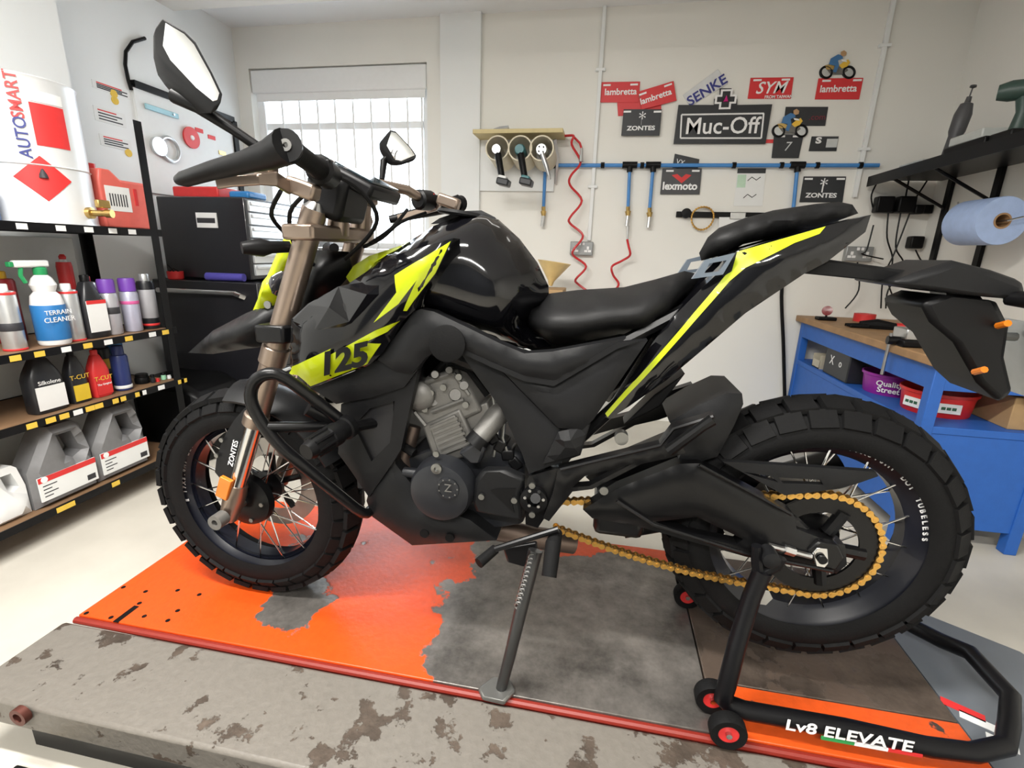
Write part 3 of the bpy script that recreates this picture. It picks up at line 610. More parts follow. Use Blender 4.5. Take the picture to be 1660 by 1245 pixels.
# ---------------------------------------------------------------- wheels
def wheel(name, c, R, tw, rimw, hubr, nblk, lettering):
    c = Vector(c); rb = .222                                    # bead radius
    w = MB().lathe([(rb+.004, -rimw), (rb+.012, -rimw+.003), (rb+.008, -rimw+.012), (rb-.014, -rimw+.02), (rb-.024, -.02), (rb-.024, .02), (rb-.014, rimw-.02), (rb+.008, rimw-.012), (rb+.012, rimw-.003), (rb+.004, rimw), (rb-.006, rimw-.006), (rb-.022, rimw-.022), (rb-.034, .018), (rb-.034, -.018), (rb-.022, -rimw+.022), (rb-.006, -rimw+.006)], c, (0, 1, 0), 72, closed=True).build(name, M_rim, bike)
    # tyre carcass
    pr = []
    for k in range(17):
        a = -pi*.5-.55+k*(pi+1.1)/16
        pr.append((R-.012-.052+.052*cos(a), tw*sin(a)))
    pr = [(rb+.006, -rimw+.004)]+pr+[(rb+.006, rimw-.004), (rb+.02, 0)]
    MB().lathe(pr, c, (0, 1, 0), 72, closed=True).build('tyre', M_rubber, w)
    # tread blocks: two centre rows, two shoulder rows
    def block(hw, hl, th, curve):
        mb = MB(); vs = []
        for y in (-hw, hw):
            for s in (-hl, hl):
                for r in (-.012, th): vs.append((s*(1 if r < 0 else .93), y*(1 if r < 0 else .93), r - curve*(y+hw)))
        return mb.add(vs, [(0, 1, 3, 2), (4, 6, 7, 5), (0, 4, 5, 1), (2, 3, 7, 6), (0, 2, 6, 4), (1, 5, 7, 3)]).mesh('tread_block', 0)
    L = pi*R/nblk
    m1 = block(.024, L*.82, .0, 0); m2 = block(.021, L*.8, .0, 0)
    for me in (m1, m2): me.materials.append(M_rubber)
    for i in range(nblk):
        for row, (lat, tilt, me, ph) in enumerate([(-.027, -.32, m1, 0), (.027, .32, m1, .5), (-tw*.86, -.98, m2, .5), (tw*.86, .98, m2, 0)]):
            a = 2*pi*(i+ph)/nblk
            rr = R-.002 if row < 2 else R-.028
            M = Matrix.Translation(c) @ Matrix.Rotation(-a, 4, 'Y') @ Matrix.Translation((0, lat, rr)) @ Matrix.Rotation(-tilt, 4, 'X')
            link('tread_block', me, w, M)
    # spokes
    sm = MB().tube([(0, 0, 0), (0, 0, 1)], .0021, 6).mesh('spoke'); sm.materials.append(M_chrome)
    for i in range(32):
        side = 1 if i % 2 else -1
        a = 2*pi*i/32+.05; a2 = a + (.62 if (i//2) % 2 else -.62)
        p0 = c+Vector((sin(a2)*hubr, side*.032, cos(a2)*hubr)); p1 = c+Vector((sin(a)*(rb-.022), side*.020, cos(a)*(rb-.022)))
        d = p1-p0; M = Matrix.Translation(p0) @ d.to_track_quat('Z', 'Y').to_matrix().to_4x4() @ Matrix.Diagonal((1, 1, d.length, 1))
        link('spoke', sm, w, M)
    MB().lathe([(.0, -.055), (.02, -.055), (.022, -.04), (hubr+.006, -.038), (hubr+.006, -.028), (hubr*.6, -.02), (hubr*.55, .02), (hubr+.006, .028), (hubr+.006, .038), (.022, .04), (.02, .055), (0, .055)], c, (0, 1, 0), 28).build('hub', M_frame, w)
    # rim lettering on the near flange
    for word, a0, m in lettering:
        for k, ch in enumerate(word):
            if ch == ' ': continue
            a = a0+k*.062
            Bm = Matrix.Rotation(-(-a), 4, 'Y') @ Matrix.Rotation(pi/2, 4, 'X')
            text(ch, .0145, c+Vector((sin(a)*(rb-.009), -rimw+.005, cos(a)*(rb-.009))), m, 'rim_lettering', w, Matrix.Rotation(a, 4, 'Y') @ Matrix.Rotation(pi/2, 4, 'X'), bold=.0004)
    return w, c
FW, fc = wheel('front_wheel', (-.885, YB, .466), .293, .055, .036, .04, 30, [('E 17X3.0MT', -1.75, M_whiteprint), ('DOT', -1.05, M_whiteprint), ('TUBELESS', -.8, M_whiteprint)])
RW, rc = wheel('rear_wheel', (.486, YB, .546), .304, .066, .046, .05, 28, [('E 17X3.5MT', .05, M_whiteprint), ('DOT', .75, M_whiteprint), ('TUBELESS', 1.02, M_whiteprint)])
# front brake disc (far side) and near-side carrier
dm = MB().lathe([(.085, .058), (.135, .058), (.135, .062), (.085, .062)], fc, (0, 1, 0), 48, closed=True)
part(dm, 'brake_disc', mat('brushed_disc', (.35, .33, .31), .35, metal=1), parent=FW)
for k in range(5):
    a = 2*pi*k/5; part(MB().tube([fc+V(sin(a)*.03, .058, cos(a)*.03), fc+V(sin(a)*.09, .06, cos(a)*.09)], .009, 6), 'disc_carrier', M_frame, parent=FW)
part(MB().lathe([(.0, -.066), (.05, -.066), (.068, -.058), (.072, -.04), (.06, -.036)], fc, (0, 1, 0), 28), 'hub_cover', M_frame, parent=FW)
for k in range(5): a = 2*pi*k/5+.3; part(MB().lathe([(.006, 0), (.006, .004)], fc+V(sin(a)*.052, -.065, cos(a)*.052), (0, -1, 0), 8), 'hub_bolt', M_bolt, parent=FW)
# ---------------------------------------------------------------- forks
f0, f1 = B(497, 388, .105), B(374, 828, .105)
for s in (1, -1):
    def FP(t, dy=0): p = f0.lerp(f1, t); return Vector((p.x, YB-s*.105+dy, p.z))
    fk = part(MB().tube([FP(-.09), FP(.60)], [.0255, .0255], 20), 'fork_tube', M_bronze)
    part(MB().tube([FP(.345), FP(.35), FP(.405), FP(.41)], [.026, .030, .030, .026], 20), 'fork_collar', M_bronze, parent=fk)
    part(MB().tube([FP(.595), FP(.60), FP(.635), FP(.64)], [.026, .029, .029, .024], 20), 'fork_seal', M_bronze, parent=fk)
    part(MB().tube([FP(.63), FP(.92)], .020, 18), 'fork_slider', M_chrome, parent=fk)
    part(MB().tube([FP(.88), FP(.93), FP(1.03)], [.022, .027, .022], 14), 'fork_foot', M_bronze, parent=fk)
    e = FP(1.0); part(MB().lathe([(.008, 0), (.019, .0), (.019, .03), (.008, .03), (.008, .004)], e+V(.005, -s*.015-.015*(s > 0)+ .0, 0), (0, -s, 0), 18), 'axle_clamp', M_engine, parent=fk)
    q = FP(.9); part(MB().box(q+V(-.012, -s*.026, .012), (.032, .012, .058), Matrix.Rotation(.38, 3, 'Y')), 'side_reflector', M_amber, .002, parent=fk)
    part(MB().tube([FP(-.09), FP(-.11)], [.024, .014], 18), 'fork_cap', M_chrome, parent=fk)
text('ZONTES', .02, B(378, 735, .09), M_whiteprint, 'fork_lettering', bike, Matrix.Rotation(pi/2, 4, 'X'), rot=radians(70))
part(MB().tube([fc+V(0, -.125, 0), fc+V(0, .125, 0)], .009, 12), 'front_axle', M_steel)
# triple clamps
tc0 = f0.lerp(f1, -.02)
def clampmb(c, w, h):
    mb = MB(); 
    pts = [(c.x-.04, -.14), (c.x+.03, -.14), (c.x+.055, -.06), (c.x+.06, .06), (c.x+.03, .14), (c.x-.04, .14), (c.x-.03, .05), (c.x-.03, -.05)]
    return mb.prism([(x, YB+y, c.z-h/2) for x, y in pts], (0, 0, h))
part(clampmb(tc0, 0, .032), 'top_triple_clamp', M_bronze, .006)
part(clampmb(f0.lerp(f1, .30), 0, .04), 'lower_triple_clamp', M_frame, .006)
for s in (1, -1):
    c = V(tc0.x+.035, YB-s*.05, tc0.z)
    part(MB().tube([c, c+V(.012, 0, .07)], [.024, .02], 16), 'bar_riser', M_bronze)
    part(MB().box(c+V(.015, 0, .085), (.055, .035, .04), Matrix.Rotation(-.2, 3, 'Y')), 'bar_clamp', M_bronze, .006)
# ---------------------------------------------------------------- handlebar, controls, mirrors
hc = V(tc0.x+.05, YB, tc0.z+.09)
eN, eF = onY(470, 240, .735), onY(742, 330, 1.45)
def barpts(s):
    e = eN if s > 0 else eF
    return [hc+V(0, -s*.02, 0), hc+V(0, -s*.075, .0), hc+V(.005, -s*.12, .035), e.lerp(hc, .55)+V(.0, 0, .02), e.lerp(hc, .38), e]
for s in (1, -1): part(MB().tube([p for p in barpts(s)], .0125, 14), 'handlebar', M_bronze)
for s, e in ((1, eN), (-1, eF)):
    d = (barpts(s)[4]-e).normalized()
    g = part(MB().tube([e+d*t for t in (0, .004, .02, .1, .12, .125)], [.014, .018, .0165, .0165, .019, .019], 18), 'grip', M_rubber)
    sw = part(MB().tube([e+d*t for t in (.125, .13, .175, .18)], [.02, .026, .026, .02], 14), 'switch_cube', M_black)
    part(MB().box(e+d*.15+V(.018, -.012*s, .012), (.012, .016, .012)), 'switch_button', M_red if s < 0 else M_black, .002, parent=sw)
    part(MB().tube([e-d*.0, e-d*.014], [.02, .024], 18), 'bar_end', M_black)
    part(MB().lathe([(.009, 0), (.009, .003), (.004, .003), (.004, 0)], e-d*.014, -d, 14), 'bar_end_bolt', M_chrome)
    # lever guard arm
    if s > 0: gp = [e-d*.01, onY(440, 250, .735), onY(400, 262, .74), onY(345, 276, .76), onY(300, 290, .79), onY(290, 292, .8)]; gr = [.026, .022, .017, .015, .0135, .009]
    else: gp = [e-d*.01, e+V(-.05, .01, -.01), e+V(-.12, -.01, -.03), e+V(-.2, -.03, -.05)]; gr = [.026, .02, .015, .011]
    part(MB().tube(gp, gr, 14), 'lever_guard', M_black)
    # levers
    if s > 0: lp = [onY(352, 298, .8), onY(375, 294, .8), onY(420, 291, .8), onY(447, 290, .82), onY(470, 305, .86)]
    else: lp = [e+V(-.17, -.04, -.045), e+V(-.1, -.05, -.03), e+V(-.03, -.1, -.02), e+V(0, -.16, -.01)]
    lv = MB()
    rings = []
    for i, p in enumerate(lp):
        t = (lp[min(i+1, len(lp)-1)]-lp[max(i-1, 0)]).normalized(); a, b = frame(t); h = .009+.003*(i > 2); wd = .004
        rings.append([p+b*h+a*wd, p+b*h-a*wd, p-b*h-a*wd, p-b*h+a*wd])
    part(lv.loft(rings), 'clutch_lever' if s > 0 else 'brake_lever', M_bronze, .002)
    part(MB().box(lp[-1]+V(.02, .01, .0), (.06, .03, .03), Matrix.Rotation(.3, 3, 'Y')), 'lever_bracket', M_bronze, .006)
part(MB().lathe([(.02, 0), (.021, .004), (.021, .05), (.023, .052), (.023, .06)], onY(432, 300, .87), (0.1, 0, 1), 16), 'fluid_reservoir', M_bronze)
# mirrors: outline in the picture, each a shallow shell with glass
def mirror(px, gl, Y, stem, depth, back):
    sh_ = [onY(a, b, Y) for a, b in px]; n = len(sh_); c = sum(sh_, Vector())/n
    off = Vector(back)
    r1 = [p+off*.25 for p in sh_]; r2 = [c+(p-c)*.75+off*.7 for p in sh_]; r3 = [c+(p-c)*.35+off for p in sh_]
    h = MB().loft([sh_, r1, r2, r3]).build('mirror_housing', M_black, bike, .003)
    g = [onY(a, b, Y)-off.normalized()*.0012 for a, b in gl]
    MB().prism(g, off.normalized()*.002).build('mirror_glass', M_mirror, h)
    st = [onY(a, b, yy) for a, b, yy in stem]
    MB().tube(st, [.012, .011, .008, .0085][:len(st)] if len(st) < 5 else .009, 12).build('mirror_stem', M_black, h)
mirror([(263, 29), (300, 50), (318, 68), (345, 118), (361, 152), (358, 168), (349, 174), (318, 152), (270, 108), (252, 82), (252, 45)], [(268, 38), (298, 56), (314, 73), (340, 120), (355, 152), (352, 162), (345, 164), (318, 142), (276, 97), (264, 74)], .74,
       [(283, 155, .76), (320, 172, .76), (380, 212, .78), (435, 250, .80)], .05, (-.045, .02, -.03))
mirror([(633, 210), (642, 212), (668, 240), (676, 252), (674, 258), (652, 265), (638, 262), (622, 238), (618, 228)], [(634, 214), (642, 216), (665, 241), (672, 252), (651, 261), (640, 259), (627, 236)], 1.47, [(636, 250, 1.49), (622, 262, 1.49), (619, 292, 1.45)], .04, (-.045, .03, -.02))
# dash
dsh = part(MB().box(onY(592, 300, 1.05), (.11, .15, .03), Matrix.Rotation(.45, 3, 'Y')), 'dashboard', M_black, .008)
part(MB().box(onY(592, 300, 1.05)+V(.008, 0, .0165), (.09, .13, .003), Matrix.Rotation(.45, 3, 'Y')), 'dash_screen', mat('dash_glass', (.02, .03, .035), .08), parent=dsh)
part(MB().box(onY(548, 320, 1.02), (.09, .12, .09), Matrix.Rotation(.3, 3, 'Y')), 'dash_mount', M_black, .015)
# cables
for pts in [[(530, 280, .9), (575, 300, .93), (610, 345, .97), (600, 380, 1.0), (560, 420, 1.03)], [(500, 310, .9), (470, 345, .95), (478, 400, 1.0), (510, 430, 1.04)], [(690, 345, 1.35), (650, 360, 1.25), (620, 385, 1.15), (590, 400, 1.08)], [(660, 340, 1.3), (635, 370, 1.2), (600, 395, 1.1)], [(455, 310, .88), (440, 350, .95), (470, 385, 1.02)]]:
    P = [onY(*p) for p in pts]; Q = []
    for i in range(len(P)-1):
        a, b = P[i], P[i+1]; pm = P[max(i-1, 0)]; pn = P[min(i+2, len(P)-1)]
        for t in (0, .25, .5, .75): Q.append(.5*((2*a)+(b-pm)*t+(2*pm-5*a+4*b-pn)*t*t+(3*a-pm-3*b+pn)*t**3))
    part(MB().tube(Q+[P[-1]], .0045, 7), 'control_cable', M_rubber)
# ---------------------------------------------------------------- headlight, beak, indicators
puff('headlight_cowl', [(408, 508), (432, 450), (452, 402), (468, 372), (482, 378), (478, 420), (462, 450), (455, 490), (425, 512)], .0, M_lime, bike, .10, .05, .015)
puff('headlight', [(425, 495), (440, 445), (462, 420), (470, 450), (455, 490)], .0, mat('headlight_lens', (.03, .03, .035), .08, coat=1), bike, .115, .03, .015)
puff('beak_fender', [(305, 572), (345, 536), (398, 508), (440, 490), (462, 497), (450, 540), (430, 562), (395, 566), (345, 574)], .0, M_matte, bike, .075, .06, .015)
part(MB().lathe([(.009, 0), (.009, .004), (.004, .004)], B(435, 494, .082), (0, -1, 0), 12), 'fairing_bolt', M_bolt)
for s in (1, -1):
    p0 = B(470, 400, .09); p1 = B(392, 402, .16)
    if s < 0: p0, p1 = V(p0.x, 2*YB-p0.y, p0.z), V(p1.x, 2*YB-p1.y, p1.z)
    part(MB().tube([p0, p0.lerp(p1, .4), p0.lerp(p1, .6), p1], [.012, .013, .019, .012], 12), 'front_indicator', M_black)
# front wheel fender: curved shell over the tyre plus side stays
rings = []
for k in range(13):
    a = radians(-4+k*5.5); rr = .318
    rings.append([fc+V(sin(a)*(rr-.012*abs(j)/3*abs(j)/3*3), j*.024, cos(a)*(rr-.012*abs(j)/3*abs(j)/3*3)) for j in range(-3, 4)]+[fc+V(sin(a)*(rr-.006-.012*abs(j)/3*abs(j)/3*3), j*.023, cos(a)*(rr-.006-.012*abs(j)/3*abs(j)/3*3)) for j in range(3, -4, -1)])
part(MB().loft(rings), 'front_fender', M_matte)
panel('fender_stay', [(347, 775), (352, 735), (372, 690), (402, 655), (425, 640), (422, 690), (398, 745), (386, 778)], .08, M_matte, bike, .004, .02, .008, rnd=1)
for px, py in [(360, 713), (352, 738)]: part(MB().lathe([(.006, 0), (.006, .004)], B(px, py, .085), (0, -1, 0), 8), 'stay_bolt', M_bolt)
# ---------------------------------------------------------------- tank and shrouds
tank = puff('fuel_tank', [(560, 462), (598, 420), (648, 390), (690, 364), (735, 346), (775, 343), (800, 353), (836, 386), (866, 426), (885, 466), (886, 492), (850, 530), (890, 568), (842, 572), (760, 545), (690, 520), (600, 520)], .05, M_gloss, bike, .132, .10, .018)
puff('tank_cover', [(690, 362), (705, 352), (740, 340), (775, 339), (797, 350), (832, 385), (815, 388), (770, 362), (730, 360)], .03, M_matte, bike, .075, .03, .014)
part(MB().lathe([(.045, 0), (.05, .004), (.045, .01), (.0, .012)], B(745, 350, 0)+V(0, 0, .0), (.12, 0, 1), 24), 'filler_cap', M_matte)
shr = panel('radiator_shroud', [(563, 462), (600, 436), (645, 412), (735, 386), (700, 455), (672, 503), (651, 522), (622, 570), (598, 592), (560, 606), (502, 630), (470, 594), (472, 518), (500, 492), (532, 474)], .15, M_gloss, bike, .026, .06, .05, .016)
decal('lime_stripe', [(562, 449), (574, 431), (599, 415), (662, 392), (640, 406), (606, 425), (568, 458)], tank, M_lime, bike, .003)
decal('lime_bolt', [(640, 446), (731, 391), (706, 443), (660, 504), (654, 504), (676, 454), (646, 493), (606, 523), (643, 474)], shr, M_lime, bike)
decal('lime_panel', [(649, 520), (628, 538), (590, 556), (618, 557), (596, 590), (555, 606), (504, 626), (484, 608), (468, 607), (474, 594), (484, 590), (537, 565), (530, 578), (568, 558), (610, 535)], shr, M_lime, bike)
scoop = panel('shroud_scoop', [(474, 520), (500, 494), (549, 464), (631, 450), (637, 477), (587, 534), (524, 562), (499, 548)], .163, M_gloss, bike, .0, .008, .04, .5, peaks=[(540, 497, .016, .004), (603, 476, .022, .004), (572, 520, .016, .004), (515, 535, .012, .004)], it=0, sm=8)
w = B(553, 585, .178); text('125', .062, w+V(0, -.004, 0), M_black, 'number_lettering', bike, Matrix.Rotation(pi/2, 4, 'X'), rot=radians(17), shear=.35, sx=1.25, bold=.0025)
puff('dark_headstock_filler', [(468, 540), (488, 470), (508, 405), (565, 408), (572, 440), (545, 472), (500, 530)], 0, M_black, bike, .07, .03, .02)  # black filler body for the dark interior between forks and tank, headstock included
# matte side covers
A = panel('frame_cover', [(612, 583), (671, 505), (682, 501), (703, 505), (756, 530), (809, 556), (850, 573), (895, 570), (1015, 548), (1000, 562), (900, 620), (850, 611), (800, 590), (742, 564), (712, 566), (690, 580), (668, 606), (640, 602)], .14, M_matte, bike, .012, .015, .03, .016)
part(MB().lathe([(.038, 0), (.038, .003), (.036, .004)], B(725, 557, .153), (0, -1, 0), 28), 'round_pad', M_rubber)
panel('shroud_lower', [(690, 576), (612, 584), (560, 608), (505, 630), (545, 655), (600, 645), (655, 628), (676, 600)], .13, M_matte, bike, .008, .03, .03, .018)
panel('side_cover', [(815, 602), (850, 613), (900, 622), (1000, 558), (1050, 552), (962, 680), (944, 697), (905, 694)], .128, M_matte, bike, .010, .012, .03, .018)
panel('frame_leg_cover', [(742, 566), (815, 604), (906, 696), (945, 699), (958, 684), (941, 738), (857, 768), (846, 735), (812, 662), (772, 608)], .118, M_matte, bike, .006, .012, .03, .018)
panel('facet_cover', [(905, 700), (955, 688), (938, 737), (880, 752)], .128, M_matte, bike, .003, .006, .012, .02, peaks=[(915, 712, .008, .05)], it=0, sm=12)
panel('cover_edge', [(742, 562), (800, 588), (850, 609), (897, 617), (1000, 555), (1040, 551), (1000, 566), (898, 626), (850, 618), (798, 596), (745, 571)], .142, M_matte, bike, .003, .004, .006, .018)
panel('radiator_cowl', [(553, 655), (600, 642), (655, 626), (682, 582), (664, 663), (650, 729), (637, 750), (598, 806), (568, 762), (548, 735)], .12, M_matte, bike, .006, .02, .02, .018, holes=[[(574, 690), (600, 662), (640, 650), (632, 718), (602, 748)]])
part(MB().b2((B(575, 650, .1).x, YB-.11, B(600, 790, .1).z), (B(640, 650, .1).x, YB+.11, B(600, 620, .1).z)), 'radiator', mat('radiator_core', (.01, .01, .012), .5))
panel('belly_pan', [(594, 812), (600, 790), (638, 748), (655, 770), (690, 815), (748, 838), (762, 843), (805, 876), (668, 884), (604, 838)], .11, M_matte, bike, .014, .03, .10, .018, peaks=[(690, 835, .012, .06)])
for px, py in [(689, 863), (730, 870)]: part(MB().lathe([(.011, 0), (.011, .006), (.005, .006)], B(px, py, .124), (0, -1, 0), 12), 'belly_bolt', M_black)
# seats and tail
puff('rider_seat', [(837, 522), (845, 505), (883, 480), (932, 474), (1014, 469), (1070, 455), (1119, 441), (1150, 448), (1130, 476), (1081, 524), (1059, 552), (1007, 550), (932, 566), (895, 568), (857, 548)], .07, M_seat, bike, .135, .06, .016)
puff('pillion_seat', [(1141, 410), (1156, 383), (1175, 367), (1220, 350), (1268, 337), (1340, 326), (1380, 322), (1404, 327), (1414, 342), (1343, 368), (1216, 395), (1193, 410), (1145, 423)], .05, M_seat, bike, .105, .045, .016)
tail = panel('tail_panel', [(981, 676), (1014, 625), (1063, 548), (1100, 505), (1141, 464), (1175, 432), (1193, 408), (1339, 366), (1412, 348), (1403, 376), (1340, 425), (1305, 443), (1208, 508), (1145, 562), (1081, 616), (1018, 660), (988, 679)], .085, M_gloss, bike, .02, .035, .05, .016)
decal('lime_tail_stripe', [(981, 670), (1080, 560), (1176, 446), (1186, 440), (1195, 408), (1338, 367), (1328, 379), (1287, 394), (1208, 434), (1182, 456), (1085, 567), (985, 676)], tail, M_lime, bike)
puff('tail_underside', [(990, 676), (1063, 580), (1141, 480), (1210, 420), (1400, 360), (1403, 376), (1340, 425), (1305, 443), (1208, 505), (1145, 560), (1081, 613), (1018, 657)], .06, M_frame, bike, .075, .02, .02)
panel('grab_bracket', [(1122, 452), (1143, 422), (1192, 410), (1172, 445)], .105, mat('silver_blue_bracket', (.25, .3, .36), .3, metal=.7), bike, .003, .01, .012, .012, holes=[[(1142, 443), (1150, 427), (1178, 422), (1166, 440)]])
# plate hanger
part(MB().prism([B(1300, 443, .03), B(1340, 420, .03), B(1490, 440, .03), B(1500, 462, .03), B(1420, 455, .03)], (0, .06, 0)), 'hanger_arm', M_matte, .006)
part(MB().prism([B(1444, 460, .08), B(1491, 441, .08), B(1550, 422, .08), B(1614, 438, .08), B(1665, 456, .08), B(1668, 488, .08), B(1560, 478, .08)], (0, .16, 0)), 'hanger_top', M_matte, .012)
hg = part(MB().prism([B(1495, 492, .07), B(1530, 478, .07), B(1620, 488, .07), B(1640, 528, .07), B(1632, 580, .07), B(1645, 636, .07), B(1624, 655, .07), B(1588, 622, .07), B(1550, 556, .07), B(1511, 523, .07)], (0, .14, 0)), 'plate_holder', M_black, .01)
pq = [B(1642, 520, 0)+V(.012, 0, 0), B(1646, 640, 0)+V(.012, 0, 0)]
part(MB().prism([V(q.x, YB+y_, q.z) for q, y_ in ((pq[0], .09), (pq[1], .09), (pq[1], -.09), (pq[0], -.09))], (.004, 0, .001)), 'number_plate', M_silver, parent=hg)
part(MB().tube([V(pq[0].x-.05, YB, pq[0].z-.03), V(pq[0].x+.001, YB, pq[0].z-.03)], .008, 8), 'plate_bolt', M_bolt, parent=hg)
part(MB().tube([B(1560, 480, .03), B(1575, 500, .05)], .02, 10), 'hanger_joint', M_black)
for (a, b) in [(1618, 528), (1580, 603)]: part(MB().tube([B(a, b, .075), B(a+16, b-4, .1)], .006, 8), 'plate_fixing', M_amber)
for s in (1, -1): part(MB().tube([V(B(1590, 470, 0).x, YB-s*.07, B(1590, 470, 0).z-.01), V(B(1590, 470, 0).x+.03, YB-s*.16, B(1590, 470, 0).z-.01)], [.012, .02], 12), 'rear_indicator', M_black)
# ---------------------------------------------------------------- engine
def pr(px, lat, th, name, m, bev=.006, parent=None): return part(MB().prism([B(a, b, lat) for a, b in px], (0, th, 0)), name, m, bev, parent)
pr([(650, 745), (690, 730), (800, 715), (850, 740), (850, 850), (790, 860), (690, 830), (655, 800)], .07, .15, 'crankcase', M_cover, .012)
eng = pr([(683, 690), (745, 662), (778, 735), (720, 752), (700, 740)], .075, .15, 'engine_cylinder', M_engine, .006)
pr([(695, 690), (737, 672), (760, 725), (712, 740)], .08, .01, 'cylinder_panel', M_engine, .003, eng)
for k in range(6): pr([(697+k*4, 694+k*8), (741+k*4, 676+k*8), (742+k*4, 680+k*8), (698+k*4, 698+k*8)], .083, .004, 'cooling_fin', M_engine, .0, eng)
hd = pr([(662, 660), (690, 612), (740, 596), (766, 636), (782, 668), (745, 685), (690, 697)], .07, .14, 'cylinder_head', M_engine, .008)
part(MB().lathe([(.034, 0), (.034, .012), (.028, .02), (.012, .026), (0, .026)], B(682, 640, .072), (0, -1, 0), 24), 'cam_cover', M_engine, parent=hd)
for px, py in [(700, 636), (720, 627), (690, 662), (668, 618), (745, 610), (756, 655)]: part(MB().lathe([(.0075, 0), (.0075, .008), (.003, .008)], B(px, py, .078), (0, -1, 0), 10), 'head_bolt', M_bolt, parent=hd)
part(MB().tube([B(735, 590, .03), B(732, 570, .03)], .008, 8), 'spark_lead', M_rubber)
part(MB().tube([B(775, 712, .09), B(805, 675, .06), B(830, 650, .03)], [.022, .026, .022], 14), 'throttle_body', M_engine)
part(MB().tube([B(768, 722, .1), B(780, 708, .09)], .026, 14), 'intake_clamp', M_black)
for k in range(5): part(MB().box(B(790+k*12, 690+k*14, .05), (.03, .05, .025), Matrix.Rotation(k, 3, 'Y')), 'wiring_block', M_black, .004)
for px, py, r, d_ in [(668, 655, .012, .03), (702, 650, .014, .012), (738, 640, .016, .016), (752, 625, .012, .02), (705, 607, .01, .03), (728, 600, .009, .035)]:
    part(MB().tube([B(px, py, .06), B(px, py, .06+d_)], [r, r*.8], 12), 'head_boss', M_engine, parent=hd)
for a, b in [((690, 620), (735, 605)), ((700, 668), (752, 648)), ((672, 668), (690, 690)), ((735, 605), (760, 640))]:
    part(MB().tube([B(*a, .074), B(*b, .074)], .005, 6), 'head_rib', M_engine, parent=hd)
pr([(748, 668), (790, 652), (798, 680), (760, 700)], .06, .08, 'head_side_box', M_engine, .004)
part(MB().tube([B(700, 610, .06), B(722, 585, .07), B(760, 600, .06), B(790, 640, .05)], .008, 8), 'coolant_hose', M_rubber)
part(MB().tube([B(655, 640, .05), B(640, 680, .07), B(648, 720, .08), B(672, 735, .09)], .011, 10), 'coolant_hose', M_rubber)
part(MB().tube([B(800, 640, .05), B(808, 690, .06), B(800, 740, .07)], .005, 8).tube([B(820, 660, .06), B(815, 710, .07), B(830, 755, .07)], .004, 8), 'wiring_loom', M_bolt)
part(MB().tube([B(695, 770, .1), B(655, 765, .1)], .012, 12), 'oil_filter_boss', M_cover)
part(MB().tube([B(1000, 812, .117), B(1060, 850, .117), B(1211, 898, .117), B(1350, 926, .117)], .004, 6), 'swingarm_rib', M_frame)
part(MB().tube([B(1134, 754, .117), B(1283, 834, .117)], .004, 6), 'swingarm_rib', M_frame)
part(MB().tube([B(909, 761, .142), B(1070, 722, .142), B(1092, 695, .142), B(1156, 675, .142)], .004, 6), 'hanger_rib', M_frame)
alt = part(MB().lathe([(.0, .05), (.05, .05), (.066, .044), (.072, .03), (.074, 0)], B(722, 785, .105), (0, -1, 0), 40), 'alternator_cover', M_cover)
part(MB().lathe([(.026, 0), (.026, .004), (.02, .005), (.02, .003), (0, .003)], B(726, 792, .155), (0, -1, 0), 28), 'cover_emblem', M_cover, parent=alt)
text('Z', .026, B(726, 792, .1605), M_engine, 'emblem_mark', alt)
for k in range(9): a = 2*pi*k/9; part(MB().lathe([(.0018, 0), (.0018, .001)], B(726, 792, .1595)+V(cos(a)*.021, 0, sin(a)*.021), (0, -1, 0), 6), 'emblem_dot', M_engine, parent=alt)
part(MB().lathe([(.011, 0), (.012, .003), (.012, .008), (.005, .009), (.005, .004)], B(709, 758, .15), (0, -1, 0), 16), 'oil_filler', M_bolt, parent=alt)
pr([(742, 735), (780, 712), (786, 730), (778, 752), (760, 752)], .115, .03, 'upper_cover', M_cover, .006)
pr([(770, 778), (781, 764), (819, 763), (851, 777), (843, 800), (847, 845), (770, 831), (765, 815)], .13, .03, 'sprocket_cover', M_matte, .008)
pr([(795, 795), (806, 792), (836, 792), (830, 815), (834, 832)], .132, .003, 'cover_recess', M_black, .0)
for px, py in [(781, 804), (834, 810), (708, 735), (863, 786), (863, 833)]: part(MB().lathe([(.007, 0), (.007, .006), (.003, .006)], B(px, py, .133), (0, -1, 0), 10), 'case_bolt', M_bolt)
part(MB().tube([B(670, 690, .04), B(655, 740, .06), B(660, 770, .06)], .02, 12), 'exhaust_header', mat('burnt_steel', (.16, .12, .1), .4, metal=.8))
part(MB().tube([B(770, 850, .02), B(860, 870, -.02), B(930, 880, -.06)], .028, 14), 'exhaust_collector', MATS['burnt_steel'])
part(MB().tube([V(.1, YB+.13, .42), V(.35, YB+.17, .5), V(.62, YB+.19, .62)], [.035, .05, .05], 18), 'silencer', M_blackmetal)
